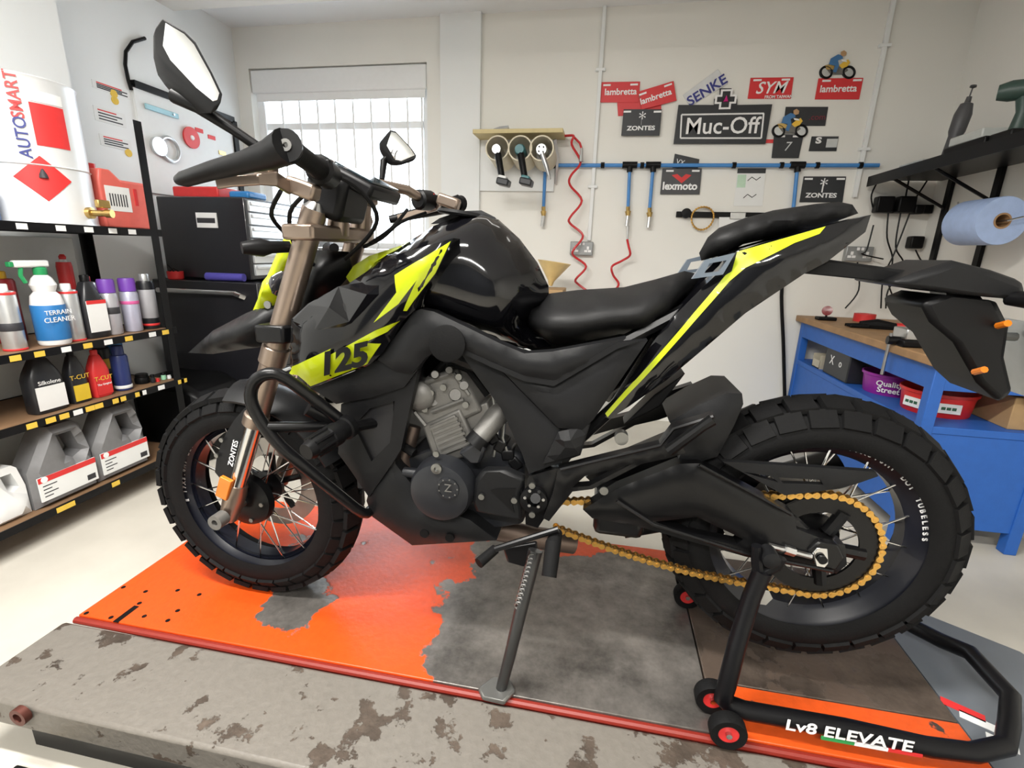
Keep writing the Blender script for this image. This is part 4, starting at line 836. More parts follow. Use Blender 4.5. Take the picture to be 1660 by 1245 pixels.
# frame, pivot plate, pegs
part(MB().tube([B(560, 520, 0), B(700, 560, .09), B(850, 620, .09), B(880, 720, .09), B(870, 830, .08)], .02, 10).tube([V(p.x, 2*YB-p.y, p.z) for p in [B(560, 520, 0), B(700, 560, .09), B(850, 620, .09), B(880, 720, .09), B(870, 830, .08)]], .02, 10), 'main_frame', M_frame)
part(MB().tube([B(575, 560, 0), B(625, 700, .05), B(650, 790, .05), B(700, 850, .05)], .018, 10), 'down_tube', M_frame)
part(MB().tube([B(900, 600, .07), B(1000, 560, .06), B(1250, 430, .05)], .014, 8).tube([B(930, 720, .07), B(1050, 610, .06), B(1250, 430, .05)], .014, 8), 'sub_frame', M_frame)
panel('pivot_plate', [(857, 772), (908, 758), (902, 795), (886, 835), (872, 856), (852, 850), (850, 800)], .115, M_frame, bike, .006, .015, .05, .014)
part(MB().lathe([(.03, 0), (.03, .012), (.024, .014), (.014, .014), (.014, .004), (0, .004)], B(866, 808, .122), (0, -1, 0), 28), 'pivot_cap', M_black)
for k in range(6): a = k*pi/3; part(MB().lathe([(.0035, 0), (.0035, .003)], B(866, 808, .136)+V(cos(a)*.02, 0, sin(a)*.02), (0, -1, 0), 8), 'pivot_screw', M_steel)
rs = panel('footrest_hanger', [(905, 760), (1000, 737), (1070, 720), (1091, 692), (1157, 672), (1162, 680), (1102, 716), (1112, 734), (1088, 742), (1040, 752), (960, 793), (928, 797), (890, 845), (880, 840), (896, 800)], .13, M_frame, bike, .008, .012, .025, .014, holes=[[(928, 790), (948, 772), (1025, 752), (955, 788)]])
part(MB().lathe([(.009, 0), (.009, .004), (.004, .004)], B(979, 795, .14), (0, -1, 0), 12), 'hanger_bolt', M_bolt)
part(MB().lathe([(.014, 0), (.014, .02), (.006, .02)], B(1007, 706, .1), (0, -1, 0), 16), 'shock_mount', M_bolt)
part(MB().tube([B(1085, 730, .15), B(1140, 690, .17), B(1155, 680, .17)], [.012, .01, .012], 10), 'passenger_peg', M_frame)
panel('hugger', [(1085, 684), (1130, 658), (1178, 637), (1203, 638), (1205, 655), (1190, 690), (1163, 740), (1125, 752), (1100, 745), (1112, 715)], .075, M_matte, bike, .012, .03, .15, .018, mirror=False)
part(MB().prism([B(1062, 640, .03), B(1112, 605, .03), B(1070, 660, .03), B(1010, 690, .03)], (0, .06, 0)), 'under_seat_flap', M_black, .004)
part(MB().tube([B(868, 808, .16), B(868, 808, -.16)], .011, 10), 'swingarm_pivot', M_frame)
# footpeg, gear lever, side stand
part(MB().tube([B(903, 862, .13), B(897, 880, .16), B(890, 935, .2)], [.012, .017, .016], 12), 'footpeg', M_rubber)
part(MB().tube([B(905, 858, .15), B(860, 872, .16), B(803, 890, .165)], .007, 10), 'gear_lever', M_frame)
part(MB().tube([B(803, 890, .15), B(776, 913, .19)], [.011, .012], 12), 'gear_lever_peg', M_rubber)
pr([(815, 890), (870, 880), (872, 905), (850, 920), (822, 912)], .12, .012, 'stand_bracket', M_frame, .004)
sp = [B(868, 892, .135), B(850, 965, .165), B(838, 1015, .19), B(826, 1065, .21), onZ(812, 1118, ZL+.008)]
part(MB().tube(sp, [.016, .015, .014, .013, .012], 12), 'side_stand', mat('dark_forged_steel', (.06, .06, .06), .35, metal=.7))
ft = onZ(808, 1122, ZL)
part(MB().prism([ft+V(-.045, -.01, .002), ft+V(-.03, -.03, .002), ft+V(.02, -.032, .002), ft+V(.038, .0, .002), ft+V(.02, .03, .002), ft+V(-.02, .025, .002)], (0, 0, .012)), 'stand_foot', mat('worn_stand_foot', (.2, .2, .19), .4, metal=.7), .004)
s0, s1 = B(862, 900, .15), B(838, 985, .185)
part(MB().tube([s0.lerp(s1, k/96)+V(.006*cos(k*pi/4), 0, .006*sin(k*pi/4)) for k in range(97)], .0018, 5), 'stand_spring', M_steel)
# swingarm, chain, sprocket
swp = [(945, 826), (1000, 792), (1100, 752), (1134, 751), (1285, 832), (1292, 858), (1345, 878), (1370, 884), (1373, 915), (1356, 930), (1211, 903), (1100, 872), (1030, 852), (960, 840)]
panel('swingarm', swp, .10, M_frame, bike, .010, .015, .035, .016, holes=[[(1062, 846), (1130, 838), (1205, 874), (1195, 884), (1120, 868)]])
part(MB().b2((.02, YB-.1, .52), (.13, YB+.1, .58)), 'swingarm_brace', M_frame, .015)
pr([(1310, 893), (1328, 878), (1360, 884), (1370, 905), (1356, 925), (1322, 918)], .115, .02, 'axle_block', M_frame, .004)
pr([(1318, 896), (1325, 888), (1342, 890), (1344, 914), (1338, 921), (1322, 918)], .118, .004, 'axle_plate', M_chrome, .002)
part(MB().lathe([(.009, 0), (.009, .006), (0, .006)], B(1332, 906, .12), (0, -1, 0), 14), 'axle_end', M_black)
part(MB().tube([B(1245, 884, .115), B(1315, 902, .115)], .006, 8).tube([B(1272, 890, .115), B(1288, 895, .115)], .010, 6), 'chain_adjuster', M_steel)
panel('chain_guard', [(1171, 748), (1300, 756), (1420, 765), (1424, 772), (1387, 785), (1356, 793), (1272, 803), (1230, 780)], .105, M_matte, bike, .006, .012, .014, .014, mirror=False, holes=[[(1205, 765), (1250, 772), (1262, 782), (1235, 775)], [(1262, 774), (1330, 778), (1335, 786), (1270, 784)]])
RS = .118
sk = part(MB().lathe([(.078, -.074), (RS-.006, -.074), (RS-.006, -.068), (.078, -.068)], rc, (0, 1, 0), 56, closed=True), 'rear_sprocket', M_frame)
for k in range(5): a = 2*pi*k/5+.4; part(MB().tube([rc+V(sin(a)*.035, -.07, cos(a)*.035), rc+V(sin(a)*.09, -.071, cos(a)*.09)], .014, 8), 'sprocket_arm', M_frame, parent=sk); part(MB().lathe([(.007, 0), (.007, .008)], rc+V(sin(a)*.075, -.074, cos(a)*.075), (0, -1, 0), 8), 'sprocket_bolt', M_bolt, parent=sk)
fs_ = B(905, 838, .08); rf = .034; yc = YB-.071
path = []
e = V(rc.x, yc, rc.z); g = V(fs_.x, yc, fs_.z)
dv = e-g; base = math.atan2(dv.z, dv.x); off = math.acos((RS-rf)/dv.length)
# lower run, round the rear sprocket, upper run back
aB = base-(pi-off)+pi; aT = base+(pi-off)-pi
lo_e = base - off - 0; 
a_low = -pi/2+base-(math.asin((RS-rf)/dv.length)); a_up = pi/2+base+(math.asin((RS-rf)/dv.length))
P0 = g+V(cos(a_low)*rf, 0, sin(a_low)*rf); P1 = e+V(cos(a_low)*RS, 0, sin(a_low)*RS)
P2 = e+V(cos(a_up)*RS, 0, sin(a_up)*RS); P3 = g+V(cos(a_up)*rf, 0, sin(a_up)*rf)
N = 40
for k in range(N+1): t = k/N; path.append(P0.lerp(P1, t)+V(0, 0, -.022*sin(pi*t)))
for k in range(1, 49): a = a_low+(a_up-a_low)*k/48; path.append(e+V(cos(a)*RS, 0, sin(a)*RS))
for k in range(1, N+1): path.append(P2.lerp(P3, k/N))
# even spacing
L = [0]
for a, b in zip(path[:-1], path[1:]): L.append(L[-1]+(b-a).length)
def at(s):
    for i in range(len(L)-1):
        if L[i+1] >= s: return path[i].lerp(path[i+1], (s-L[i])/max(1e-9, L[i+1]-L[i]))
    return path[-1]
pitch = .0159
def linkmesh(hw):
    mb = MB()
    for y in (-hw, hw-.0016):
        o = []
        for k in range(8): a = pi/2+pi*k/7; o.append((-pitch/2+.0072*cos(a), .0072*sin(a)))
        o.append((0, -.0034))
        for k in range(8): a = -pi/2+pi*k/7; o.append((pitch/2+.0072*cos(a), .0072*sin(a)))
        o.append((0, .0034))
        mb.prism([(x, y, z) for x, z in o], (0, .0016, 0))
    for x in (-pitch/2, pitch/2): mb.lathe([(.0033, -hw-.0008), (.0033, hw+.0008)], (x, 0, 0), (0, 1, 0), 8)
    me = mb.mesh('chain_link'); me.materials.append(M_gold); return me
lm = [linkmesh(.0085), linkmesh(.0065)]; lm[1].materials[0] = mat('chain_inner', (.2, .12, .04), .4, metal=.8)
ch = part(MB().tube(path[::3], .003, 6), 'drive_chain', mat('chain_rollers', (.25, .15, .05), .4, metal=.8))
nl = int(L[-1]/pitch)
for k in range(nl):
    a, b = at(k*pitch), at((k+1)*pitch); c = (a+b)/2; d = b-a
    link('chain_link', lm[k % 2], ch, Matrix.Translation(c) @ Matrix.Rotation(-math.atan2(d.z, d.x), 4, 'Y'))
# rear disc on the far side
part(MB().lathe([(.07, .06), (.11, .06), (.11, .064), (.07, .064)], rc, (0, 1, 0), 40, closed=True), 'brake_disc', MATS['brushed_disc'], parent=RW)
# ---------------------------------------------------------------- crash bars with sliders
def crash(s):
    m_ = lambda p: p if s > 0 else V(p.x, 2*YB-p.y, p.z)
    loop = [(556, 684, .17), (515, 652, .2), (462, 613, .235), (434, 606, .25), (412, 620, .255), (407, 648, .255), (421, 680, .25), (449, 717, .24), (483, 748, .225), (540, 795, .18), (587, 831, .13), (602, 826, .1)]
    P = [m_(B(*p)) for p in loop]; Q = []
    for i in range(len(P)-1):
        a, b = P[i], P[i+1]; pm = P[max(i-1, 0)]; pn = P[min(i+2, len(P)-1)]
        for t in (0, .33, .67): Q.append(.5*((2*a)+(b-pm)*t+(2*pm-5*a+4*b-pn)*t*t+(3*a-pm-3*b+pn)*t**3))
    cb = part(MB().tube(Q+[P[-1]], .0125, 14), 'crash_bar', M_frame)
    part(MB().tube([m_(B(428, 692, .248)), m_(B(505, 692, .2)), m_(B(555, 690, .16))], .011, 12), 'cross_tube', M_frame, parent=cb)
    part(MB().tube([m_(B(500, 660, .19)), m_(B(560, 690, .15))], .019, 12), 'clamp_sleeve', M_frame, parent=cb)
    a, b = m_(B(566, 690, .17)), m_(B(496, 733, .29)); d = (b-a)
    part(MB().tube([a+d*t for t in (0, .12, .14, .3, .32, .5, .52, .85, 1)], [.026, .026, .022, .022, .025, .024, .021, .021, .016], 18), 'slider_bobbin', M_black, parent=cb)
    for k in range(8):
        an = 2*pi*k/8; u, v_ = frame(d); o_ = (u*cos(an)+v_*sin(an))*.021
        part(MB().tube([a+d*.5+o_, a+d*.88+o_*.95], .004, 6), 'slider_rib', M_black, parent=cb)
crash(1); crash(-1)
part(MB().tube([B(570, 692, .16), B(640, 680, .05)], .012, 10), 'crash_bar_mount', M_frame)
# ================================================================== paddock stand
st = thing('paddock_stand', 'black tubular paddock stand with red-hubbed wheels under the rear wheel', 'paddock stand', (.55, YB, ZL))
zr = ZL+.045; yn, yf = .875, 1.265
def spath(y):
    s = 1 if y < YB else -1
    return [V(.365, YB-s*.135, .51), V(.352, YB-s*.14, .45), V(.33, YB-s*.17, .36), V(.315, y, .27), V(.312, y, .235), V(.325, y, zr+.008), V(.36, y, zr), V(.55, y, zr), V(.70, y, zr-.01)]
U = spath(yn)+[V(.78, yn+.005, zr-.01), V(.85, yn+.03, zr-.005), V(.89, yn+.08, zr+.0), V(.925, YB-.06, zr+.02), V(.925, YB+.06, zr+.02), V(.90, yf-.08, zr), V(.85, yf-.03, zr), V(.78, yf, zr)]+spath(yf)[::-1]
part(MB().tube(U, .0185, 14), 'stand_tube', M_blackmetal, parent=st)
for y in (yn, yf):
    s = -1 if y < YB else 1
    for dx, dy in ((.315, s*.045), (.30, -s*.03)):
        c = V(dx, y+dy, ZL+.036)
        wl = part(MB().lathe([(.02, -.012), (.034, -.014), (.036, -.01), (.036, .01), (.034, .014), (.02, .012)], c, (0, 1, 0), 28, closed=True), 'stand_wheel', M_rubber, parent=st)
        part(MB().lathe([(.006, -.009), (.024, -.011), (.024, .011), (.006, .009)], c, (0, 1, 0), 24, closed=True), 'wheel_hub', M_red, parent=wl)
        part(MB().lathe([(0, -.016), (.006, -.016), (.006, .016), (0, .016)], c, (0, 1, 0), 10), 'wheel_axle', M_chrome, parent=wl)
    yy = YB-.135 if y < YB else YB+.135
    hk = part(MB().tube([V(.362, yy, .49), V(.352, yy, .53), V(.345, yy, .565)], [.012, .012, .01], 10).tube([V(.362, yy, .5), V(.39, yy, .525), V(.395, yy, .545)], .011, 10), 'hook', M_blackmetal, parent=st)
    part(MB().lathe([(.012, -.02), (.017, -.018), (.017, .018), (.012, .02)], V(.372, yy, .545), (0, 1, 0), 16), 'spool', M_matte, parent=hk)
    part(MB().lathe([(.02, -.02), (.02, .02)], V(.37, yy+(.01 if y < YB else -.01), .455), (0, 1, 0), 6), 'height_bolt', M_steel, parent=hk)
text('Lv8 ELEVATE', .036, (.545, yn-.0195, zr+.002), M_whiteprint, 'stand_lettering', st, sx=1.15, bold=.0006)
for k, m in enumerate([mat('flag_green', (.03, .3, .08), .5), M_whiteprint, M_redprint]): MB().b2((.50+k*.06, yn-.0193, zr-.019), (.56+k*.06, yn-.016, zr-.012)).build('flag_stripe', m, st)
# ================================================================== things on the back wall
YS = YW-.001
def P(px, py, d=0): return onY(px, py, YW-d)
def plate(name, lab, cat, px, m, th=.005, d=.0, group=None):
    t = thing(name, lab, cat, P(px[3][0], px[3][1], d), group)
    MB().prism([P(a, b, d+th) for a, b in px], (0, th-.0008, 0)).build('plate_body', m, t, .0015)
    t['_d'] = 0; del t['_d']
    return t
def wtext(t, s, px, py, size, m, d=.006, rot=0, shear=0, sx=1, bold=0): text(s, size, P(px, py, d), m, 'lettering', t, '-Y', rot=radians(rot), shear=shear, sx=sx, bold=bold)
def slots(t, pts, m=M_whiteprint, d=.006, rot=0):
    for a, b in pts: MB().box(P(a, b, d), (.045, .0012, .010), Matrix.Rotation(-radians(rot), 3, 'Y')).build('slot', m, t)
M_redplate = mat('red_plate', (.66, .03, .035), .4, var=.05)
M_darkplate = mat('dark_plate', (.018, .02, .024), .4)
SC_ = 3.4/784
t = plate('dealer_plate', 'red scooter dealer plate, leftmost of the red plates on the wall', 'sign', [(975, 133), (1038, 132), (1035, 166), (973, 166)], M_redplate, d=.004)
wtext(t, 'lambretta', 1006, 149, .05, M_whiteprint, .0105, bold=.001); slots(t, [(984, 138), (1028, 137)], d=.0105)
t = plate('dealer_plate', 'plain red plate peeping out under the two scooter plates', 'sign', [(1000, 158), (1072, 158), (1072, 184), (1002, 188)], M_redplate, d=.001)
t = plate('dealer_plate', 'tilted red scooter dealer plate overlapping the other red plate', 'sign', [(1036, 148), (1092, 131), (1097, 163), (1040, 178)], M_redplate, d=.012)
wtext(t, 'lambretta', 1063, 157, .048, M_whiteprint, .0185, 17, bold=.001); slots(t, [(1042, 152), (1083, 138)], d=.0185, rot=17)
t = plate('dealer_plate', 'black plate with white emblem below the tilted red plate', 'sign', [(1011, 177), (1073, 177), (1069, 220), (1007, 220)], M_darkplate, d=.018)
wtext(t, 'ZONTES', 1039, 208, .034, M_whiteprint, .0245, sx=1.3, bold=.001); wtext(t, '*', 1041, 193, .1, M_whiteprint, .0245); MB().b2(P(1039.4, 203, .0245), P(1040.6, 186, .0235)).build('emblem_stem', M_whiteprint, t); slots(t, [(1017, 181), (1066, 181)], d=.0245)
t = plate('dealer_plate', 'tilted pale grey plate with blue lettering above the large black sign', 'sign', [(1107, 154), (1164, 112), (1180, 136), (1118, 172)], mat('pale_grey_plate', (.66, .67, .68), .4), d=.001)
wtext(t, 'SENKE', 1146, 147, .075, mat('navy_letter', (.03, .035, .22), .5), .0075, 32, sx=1.1, bold=.0015)
t = plate('shop_sign', 'large black sign with framed white lettering and a cross on top', 'sign', [(1100, 170), (1158, 170), (1158, 160), (1167, 160), (1167, 143), (1186, 143), (1186, 160), (1195, 160), (1195, 170), (1252, 169), (1241, 233), (1092, 233)], M_darkplate, .012, .006)
wtext(t, 'Muc-Off', 1170, 205, .128, M_whiteprint, .019, sx=.98, bold=.0012)
for a, b, c, d_ in [(1105, 186, 1238, 184), (1103, 224, 1234, 224)]: MB().tube([P(a, b, .0185), P(c, d_, .0185)], .005, 6).build('border_bar', M_whiteprint, t)
for a, b, c, d_ in [(1105, 186, 1103, 224), (1238, 184, 1234, 224)]: MB().tube([P(a, b, .0185), P(c, d_, .0185)], .005, 6).build('border_bar', M_whiteprint, t)
for q in [(1169, 145, 1184, 177), (1160, 154, 1193, 168)]: MB().b2(P(q[0], q[1], .0185), P(q[2], q[3], .0165)).build('cross_outline', M_whiteprint, t)
for q in [(1172, 148, 1181, 174), (1163, 157, 1190, 165)]: MB().b2(P(q[0], q[1], .0195), P(q[2], q[3], .0165)).build('cross_bar', M_darkplate, t)
MB().lathe([(.014, 0), (.0, .035)], P(1176.5, 165, .021), (0, 0, 1), 12).build('drop_mark', mat('magenta', (.7, .02, .25), .5), t)
t = plate('dealer_plate', 'red plate with white SYM lettering', 'sign', [(1217, 126), (1287, 125), (1282, 160), (1212, 160)], M_redplate, d=.001)
wtext(t, 'SYM', 1249, 143, .088, M_whiteprint, .0075, shear=.3, bold=.001); wtext(t, 'FROM TAIWAN', 1262, 157, .022, M_whiteprint, .0075, bold=.0005); slots(t, [(1228, 130), (1274, 129)], d=.0075)
t = plate('dealer_plate', 'red scooter plate below the upper rider cut-out', 'sign', [(1327, 127), (1400, 126), (1393, 161), (1321, 161)], M_redplate, d=.001)
wtext(t, 'lambretta', 1359, 144, .05, M_whiteprint, .0075, bold=.001); slots(t, [(1340, 131), (1390, 130)], d=.0075)
def rider(cx, cy, s, lab, d):
    t = thing('rider_cutout', lab, 'sign', P(cx, cy+25*s, d))
    Q = lambda x, y: P(cx+x*s, cy+y*s, d)
    for x in (-22, 23):
        MB().tube([Q(x+11*cos(a), 14+11*sin(a)) for a in [2*pi*k/24 for k in range(24)]], .007, 6, closed=True).build('tyre', M_black, t)
        MB().lathe([(.032, 0), (.032, .002)], Q(x, 14), (0, -1, 0), 20).build('wheel_disc', M_silver, t)
    def pg(pts, m, n, dd): MB().prism([P(cx+x*s, cy+y*s, d+dd) for x, y in pts], (0, .004, 0)).build(n, m, t)
    pg([(-20, 8), (-8, 2), (8, 2), (16, -2), (22, 10), (10, 18), (-12, 18)], M_engine, 'machine', .004)
    pg([(-24, 0), (-14, -2), (-4, 2), (-6, 8), (-20, 8)], M_brass, 'seat_tail', .006)
    pg([(4, 0), (14, -8), (22, -12), (26, -6), (20, 2), (10, 6)], mat('yellow_fairing', (.8, .5, .05), .4), 'fairing', .006)
    pg([(-16, -2), (-12, -14), (2, -22), (10, -20), (12, -14), (2, -10), (4, 0), (-2, 14), (-8, 12), (-4, 0)], mat('rider_blue', (.05, .17, .38), .5), 'rider_suit', .008)
    pg([(8, -20), (8, -27), (14, -30), (19, -26), (18, -20), (12, -18)], mat('tan_helmet', (.5, .3, .15), .5), 'helmet', .009)
    pg([(8, -12), (18, -10), (20, -7), (10, -8)], M_whiteprint, 'glove', .009)
rider(1357, 106, .82, 'cut-out picture of a blue-suited rider above the upper right red plate', .004)
t = plate('dealer_plate', 'black plate with dim red lettering behind the lower rider cut-out', 'sign', [(1274, 173), (1343, 173), (1338, 204), (1270, 204)], M_darkplate, d=.001)
wtext(t, '.com', 1325, 190, .045, mat('dim_red', (.2, .015, .03), .5), .0075)
rider(1280, 201, .82, 'cut-out picture of a blue-suited rider right of the large black sign', .012)
t = plate('dealer_plate', 'black plate with grey winged mark under the lower rider cut-out', 'sign', [(1255, 218), (1303, 218), (1295, 256), (1251, 256)], M_darkplate, d=.006)
wtext(t, '7', 1276, 238, .07, M_silver, .0125, shear=.2); slots(t, [(1266, 221), (1292, 221)], d=.0125)
tag(MB().b2(P(1240, 226, .005), P(1258, 232, .001)).build('red_strip', M_redplate), 'small red strip between the large black sign and winged-mark plate', 'sign')
t = plate('dealer_plate', 'small black plate with white S mark and grey square', 'sign', [(1316, 221), (1360, 221), (1356, 245), (1311, 245)], M_darkplate, d=.001)
wtext(t, 'S', 1327, 228, .045, M_whiteprint, .0075, sx=1.5, bold=.002); MB().b2(P(1341, 225, .0075), P(1356, 239, .0062)).build('grey_square', M_silver, t)
t = plate('dealer_plate', 'black plate with emblem below the blue air pipe beside the conduit', 'sign', [(1303, 286), (1372, 286), (1366, 328), (1296, 328)], M_darkplate, d=.001)
wtext(t, 'ZONTES', 1331, 317, .036, M_whiteprint, .0075, sx=1.25, bold=.001); wtext(t, '*', 1335, 301, .1, M_whiteprint, .0075); MB().b2(P(1333.4, 312, .0075), P(1334.6, 293, .0065)).build('emblem_stem', M_whiteprint, t); slots(t, [(1311, 290), (1363, 290)], d=.0075)
t = plate('dealer_plate', 'tilted dark plate tucked behind the blue air pipe', 'sign', [(1094, 249), (1134, 258), (1131, 277), (1090, 272)], M_darkplate, d=.001)
wtext(t, 'VX', 1103, 263, .04, M_whiteprint, .0075, -12)
t = plate('dealer_plate', 'dark grey plate with red chevron and white lexmoto lettering', 'sign', [(1074, 273), (1138, 273), (1134, 315), (1070, 315)], mat('charcoal_plate', (.045, .045, .05), .4), d=.008)
wtext(t, 'lexmoto', 1102, 302, .062, M_whiteprint, .0145, bold=.002)
MB().prism([P(a, b, .0145) for a, b in [(1089, 284), (1098, 282), (1105, 288), (1112, 282), (1121, 284), (1105, 297)]], (0, .0012, 0)).build('chevron', M_redprint, t); slots(t, [(1086, 277), (1128, 277)], d=.0145)
t = plate('parts_chart', 'white paper chart with pale green corner and drawings below the pipe', 'poster', [(1196, 273), (1242, 273), (1236, 334), (1189, 334)], M_paper, .002, .001)
MB().prism([P(a, b, .0035) for a, b in [(1196, 273), (1242, 273), (1241, 281), (1195, 281)]], (0, .0008, 0)).build('header', M_darkplate, t)
MB().prism([P(a, b, .0035) for a, b in [(1196, 283), (1210, 283), (1208, 304), (1194, 304)]], (0, .0008, 0)).build('green_corner', mat('pale_green_print', (.5, .68, .52), .6), t)
for a, b in [(1222, 290), (1215, 318)]: MB().tube([P(a-10, b+3, .0035), P(a-3, b-3, .0035), P(a+4, b+2, .0035), P(a+11, b-3, .0035)], .0025, 5).build('line_drawing', M_darkprint, t)
# blue compressed-air pipe
ap = thing('air_pipe', 'blue compressed-air pipe with dark fittings running along the back wall', 'air pipe', P(1150, 267, .03))
M_bp = mat('blue_air_pipe', (.06, .24, .58), .4)
MB().tube([P(893, 268, .03), P(1425, 268, .03)], .0115, 12).build('main_pipe', M_bp, ap)
for px in (900, 977, 1041, 1190, 1267, 1325, 1395): MB().tube([P(px-3, 268, .03), P(px+3, 268, .03)], .018, 10).build('pipe_clip', M_black, ap)
def drop(px, y1, px1, has=True):
    MB().tube([P(px, 268, .03), P(px1, y1, .03)], .0105, 10).build('drop_pipe', M_bp, ap)
    MB().tube([P(px-12, 267.5, .03), P(px+12, 267.5, .03)], .020, 12).tube([P(px, 268, .03), P(px-.3, 279, .03)], .018, 10).build('tee_fitting', M_black, ap)
    if has:
        f = MB().tube([P(px1, y1-2, .03), P(px1, y1+6, .03)], .014, 6).tube([P(px1, y1+6, .03), P(px1, y1+14, .035)], [.02, .012], 10).build('brass_coupler', M_brass, ap)
        MB().tube([P(px1, y1+13, .035), P(px1-2, y1+30, .04)], .0125, 10).build('quick_release', M_steel, f)
drop(884, 337, 881); drop(1021, 337, 1018); drop(1059, 339, 1053); drop(1293, 350, 1285, False)
def hose(pts, lab):
    Pq = [P(a, b, .085) for a, b in pts]; Q = []
    for i in range(len(Pq)-1):
        a, b = Pq[i], Pq[i+1]; pm = Pq[max(i-1, 0)]; pn = Pq[min(i+2, len(Pq)-1)]
        for k in range(5):
            s = k/5; Q.append(.5*((2*a)+(b-pm)*s+(2*pm-5*a+4*b-pn)*s*s+(3*a-pm-3*b+pn)*s**3)+V(0, .02*cos(i*2.2+s*2.2), 0))
    t = thing('air_hose', lab, 'hose', Pq[-1]); MB().tube(Q+[Pq[-1]], .0075, 8).build('hose_body', mat('red_hose', (.55, .025, .03), .35), t); return t
h1 = hose([(915, 219), (930, 221), (927, 235), (941, 262), (926, 285), (924, 300), (943, 325), (925, 352), (924, 362), (945, 382), (930, 405), (930, 415), (950, 432), (934, 452), (936, 460), (955, 474)], 'red coiled air hose hanging from the tool shelf over the double socket')
MB().tube([P(943, 240, .085), P(942, 262, .085)], [.008, .014], 10).build('hose_coupler', M_steel, h1); MB().tube([P(930, 222, .05), P(940, 232, .05), P(943, 242, .05)], .007, 8).build('hose_tail', MATS['red_hose'], h1)
h2 = hose([(1017, 388), (1019, 400), (1021, 414), (1008, 423), (992, 432), (994, 446), (1003, 460), (996, 470), (984, 473)], 'red air hose plugged into the middle blue drop pipe')
MB().tube([P(1018, 366, .04), P(1017, 390, .045)], [.009, .006], 8).build('hose_coupler', M_steel, h2)
def socket(cx, cy, lab, w=.15, h=.088):
    c = P(cx, cy); t = thing('double_socket', lab, 'power socket', c)
    MB().box(c+V(0, -.02, 0), (w, .04, h)).build('back_box', mat('grey_metal_socket', (.3, .31, .31), .4, metal=.5), t, .005)
    for s in (-1, 1):
        for dx, dz, a, b in ((0, .004, .006, .012), (-.012, -.016, .012, .006), (.012, -.016, .012, .006)): MB().box(c+V(s*.042+dx, -.041, dz), (a+.008, .004, b+.008)).build('socket_hole', M_whiteprint, t)
        MB().box(c+V(s*.012, -.042, .03), (.014, .006, .018)).build('rocker', M_whiteprint, t, .001)
socket(943, 403, 'grey metal double socket behind the red coiled hose')
socket(1388, 412, 'grey double socket half hidden behind the bike tail')
# tool shelf with pipe holders
ts = thing('tool_shelf', 'wooden shelf with three cream pipe holders and a steel bracket', 'wall shelf', P(848, 225))
a, b = P(779, 225, 0), P(917, 218, 0)
MB().b2((a.x, YW-.2, a.z-.012), (b.x, YW, a.z+.012)).build('shelf_plank', mat('pale_plywood', (.6, .5, .26), .6), ts, .002)
MB().b2((a.x, YW-.02, P(800, 310).z), (a.x+.5, YW, a.z-.012)).build('back_board', M_wall2, ts)
M_cream = mat('cream_pipe', (.62, .56, .42), .45)
for px in (806, 843, 878):
    c = P(px, 240, .26)
    MB().lathe([(.066, 0), (.074, 0), (.074, .22), (.066, .22)], c, V(0, 1, -.12), 28, closed=True).build('pipe_holder', M_cream, ts)
MB().tube([P(899, 226, .1), P(903, 255, .05), P(901, 298, .02)], [.014, .014, .007], 4).build('bracket', M_steel, ts)
def drill(px, lab, m1, m2, foot):
    c = P(px, 243, .27); t = thing('power_tool', lab, 'power tool', c)
    if foot:
        MB().tube([c+V(0, .12, -.01), c+V(0, .0, .0), c+V(0, -.03, .0)], [.03, .034, .026], 16).build('motor_body', m1, t)
        g0 = P(px+2, 255, .29); g1 = P(px+8, 290, .3)
        MB().tube([c, g0, g1], [.02, .021, .019], 12).build('handle', M_black, t)
        MB().box(g1+V(.01, 0, -.02), (.075, .10, .04), Matrix.Rotation(.2, 3, 'Y')).build('battery', M_darkplate, t, .008)
        MB().box(g1+V(.006, 0, .006), (.05, .07, .02), Matrix.Rotation(.2, 3, 'Y')).build('handle_foot', m2, t, .005)
    else:
        MB().tube([c+V(0, .12, 0), c, c+V(0, -.02, 0)], [.034, .036, .03], 18).build('motor_body', m1, t)
        for k in range(4): MB().lathe([(.005, 0), (.005, .004)], c+V(.018*cos(k*1.57+.7), -.021, .018*sin(k*1.57+.7)), (0, -1, 0), 8).build('screw', M_black, t)
        MB().tube([c+V(.005, -.01, -.02), P(px+8, 270, .28), P(px+12, 285, .28)], [.016, .014, .01], 12).build('handle', M_steel, t)
        MB().tube([P(px+12, 283, .28), P(px+13, 291, .28)], .009, 8).build('air_inlet', M_steel, t)
drill(806, 'dark drill with grey battery hanging in the left pipe holder', M_steel, M_paper, True)
drill(843, 'teal drill with dark battery hanging in the middle pipe holder', mat('teal_tool', (.04, .17, .19), .4), MATS['teal_tool'], True)
drill(878, 'silver air ratchet hanging in the right pipe holder', M_silver, M_silver, False)
tag(MB().tube([P(798, 218, .1), P(812, 210, .1), P(825, 206, .1)], [.03, .02, .01], 8).build('rag', M_silver), 'crumpled grey rag lying on the tool shelf', 'rag')
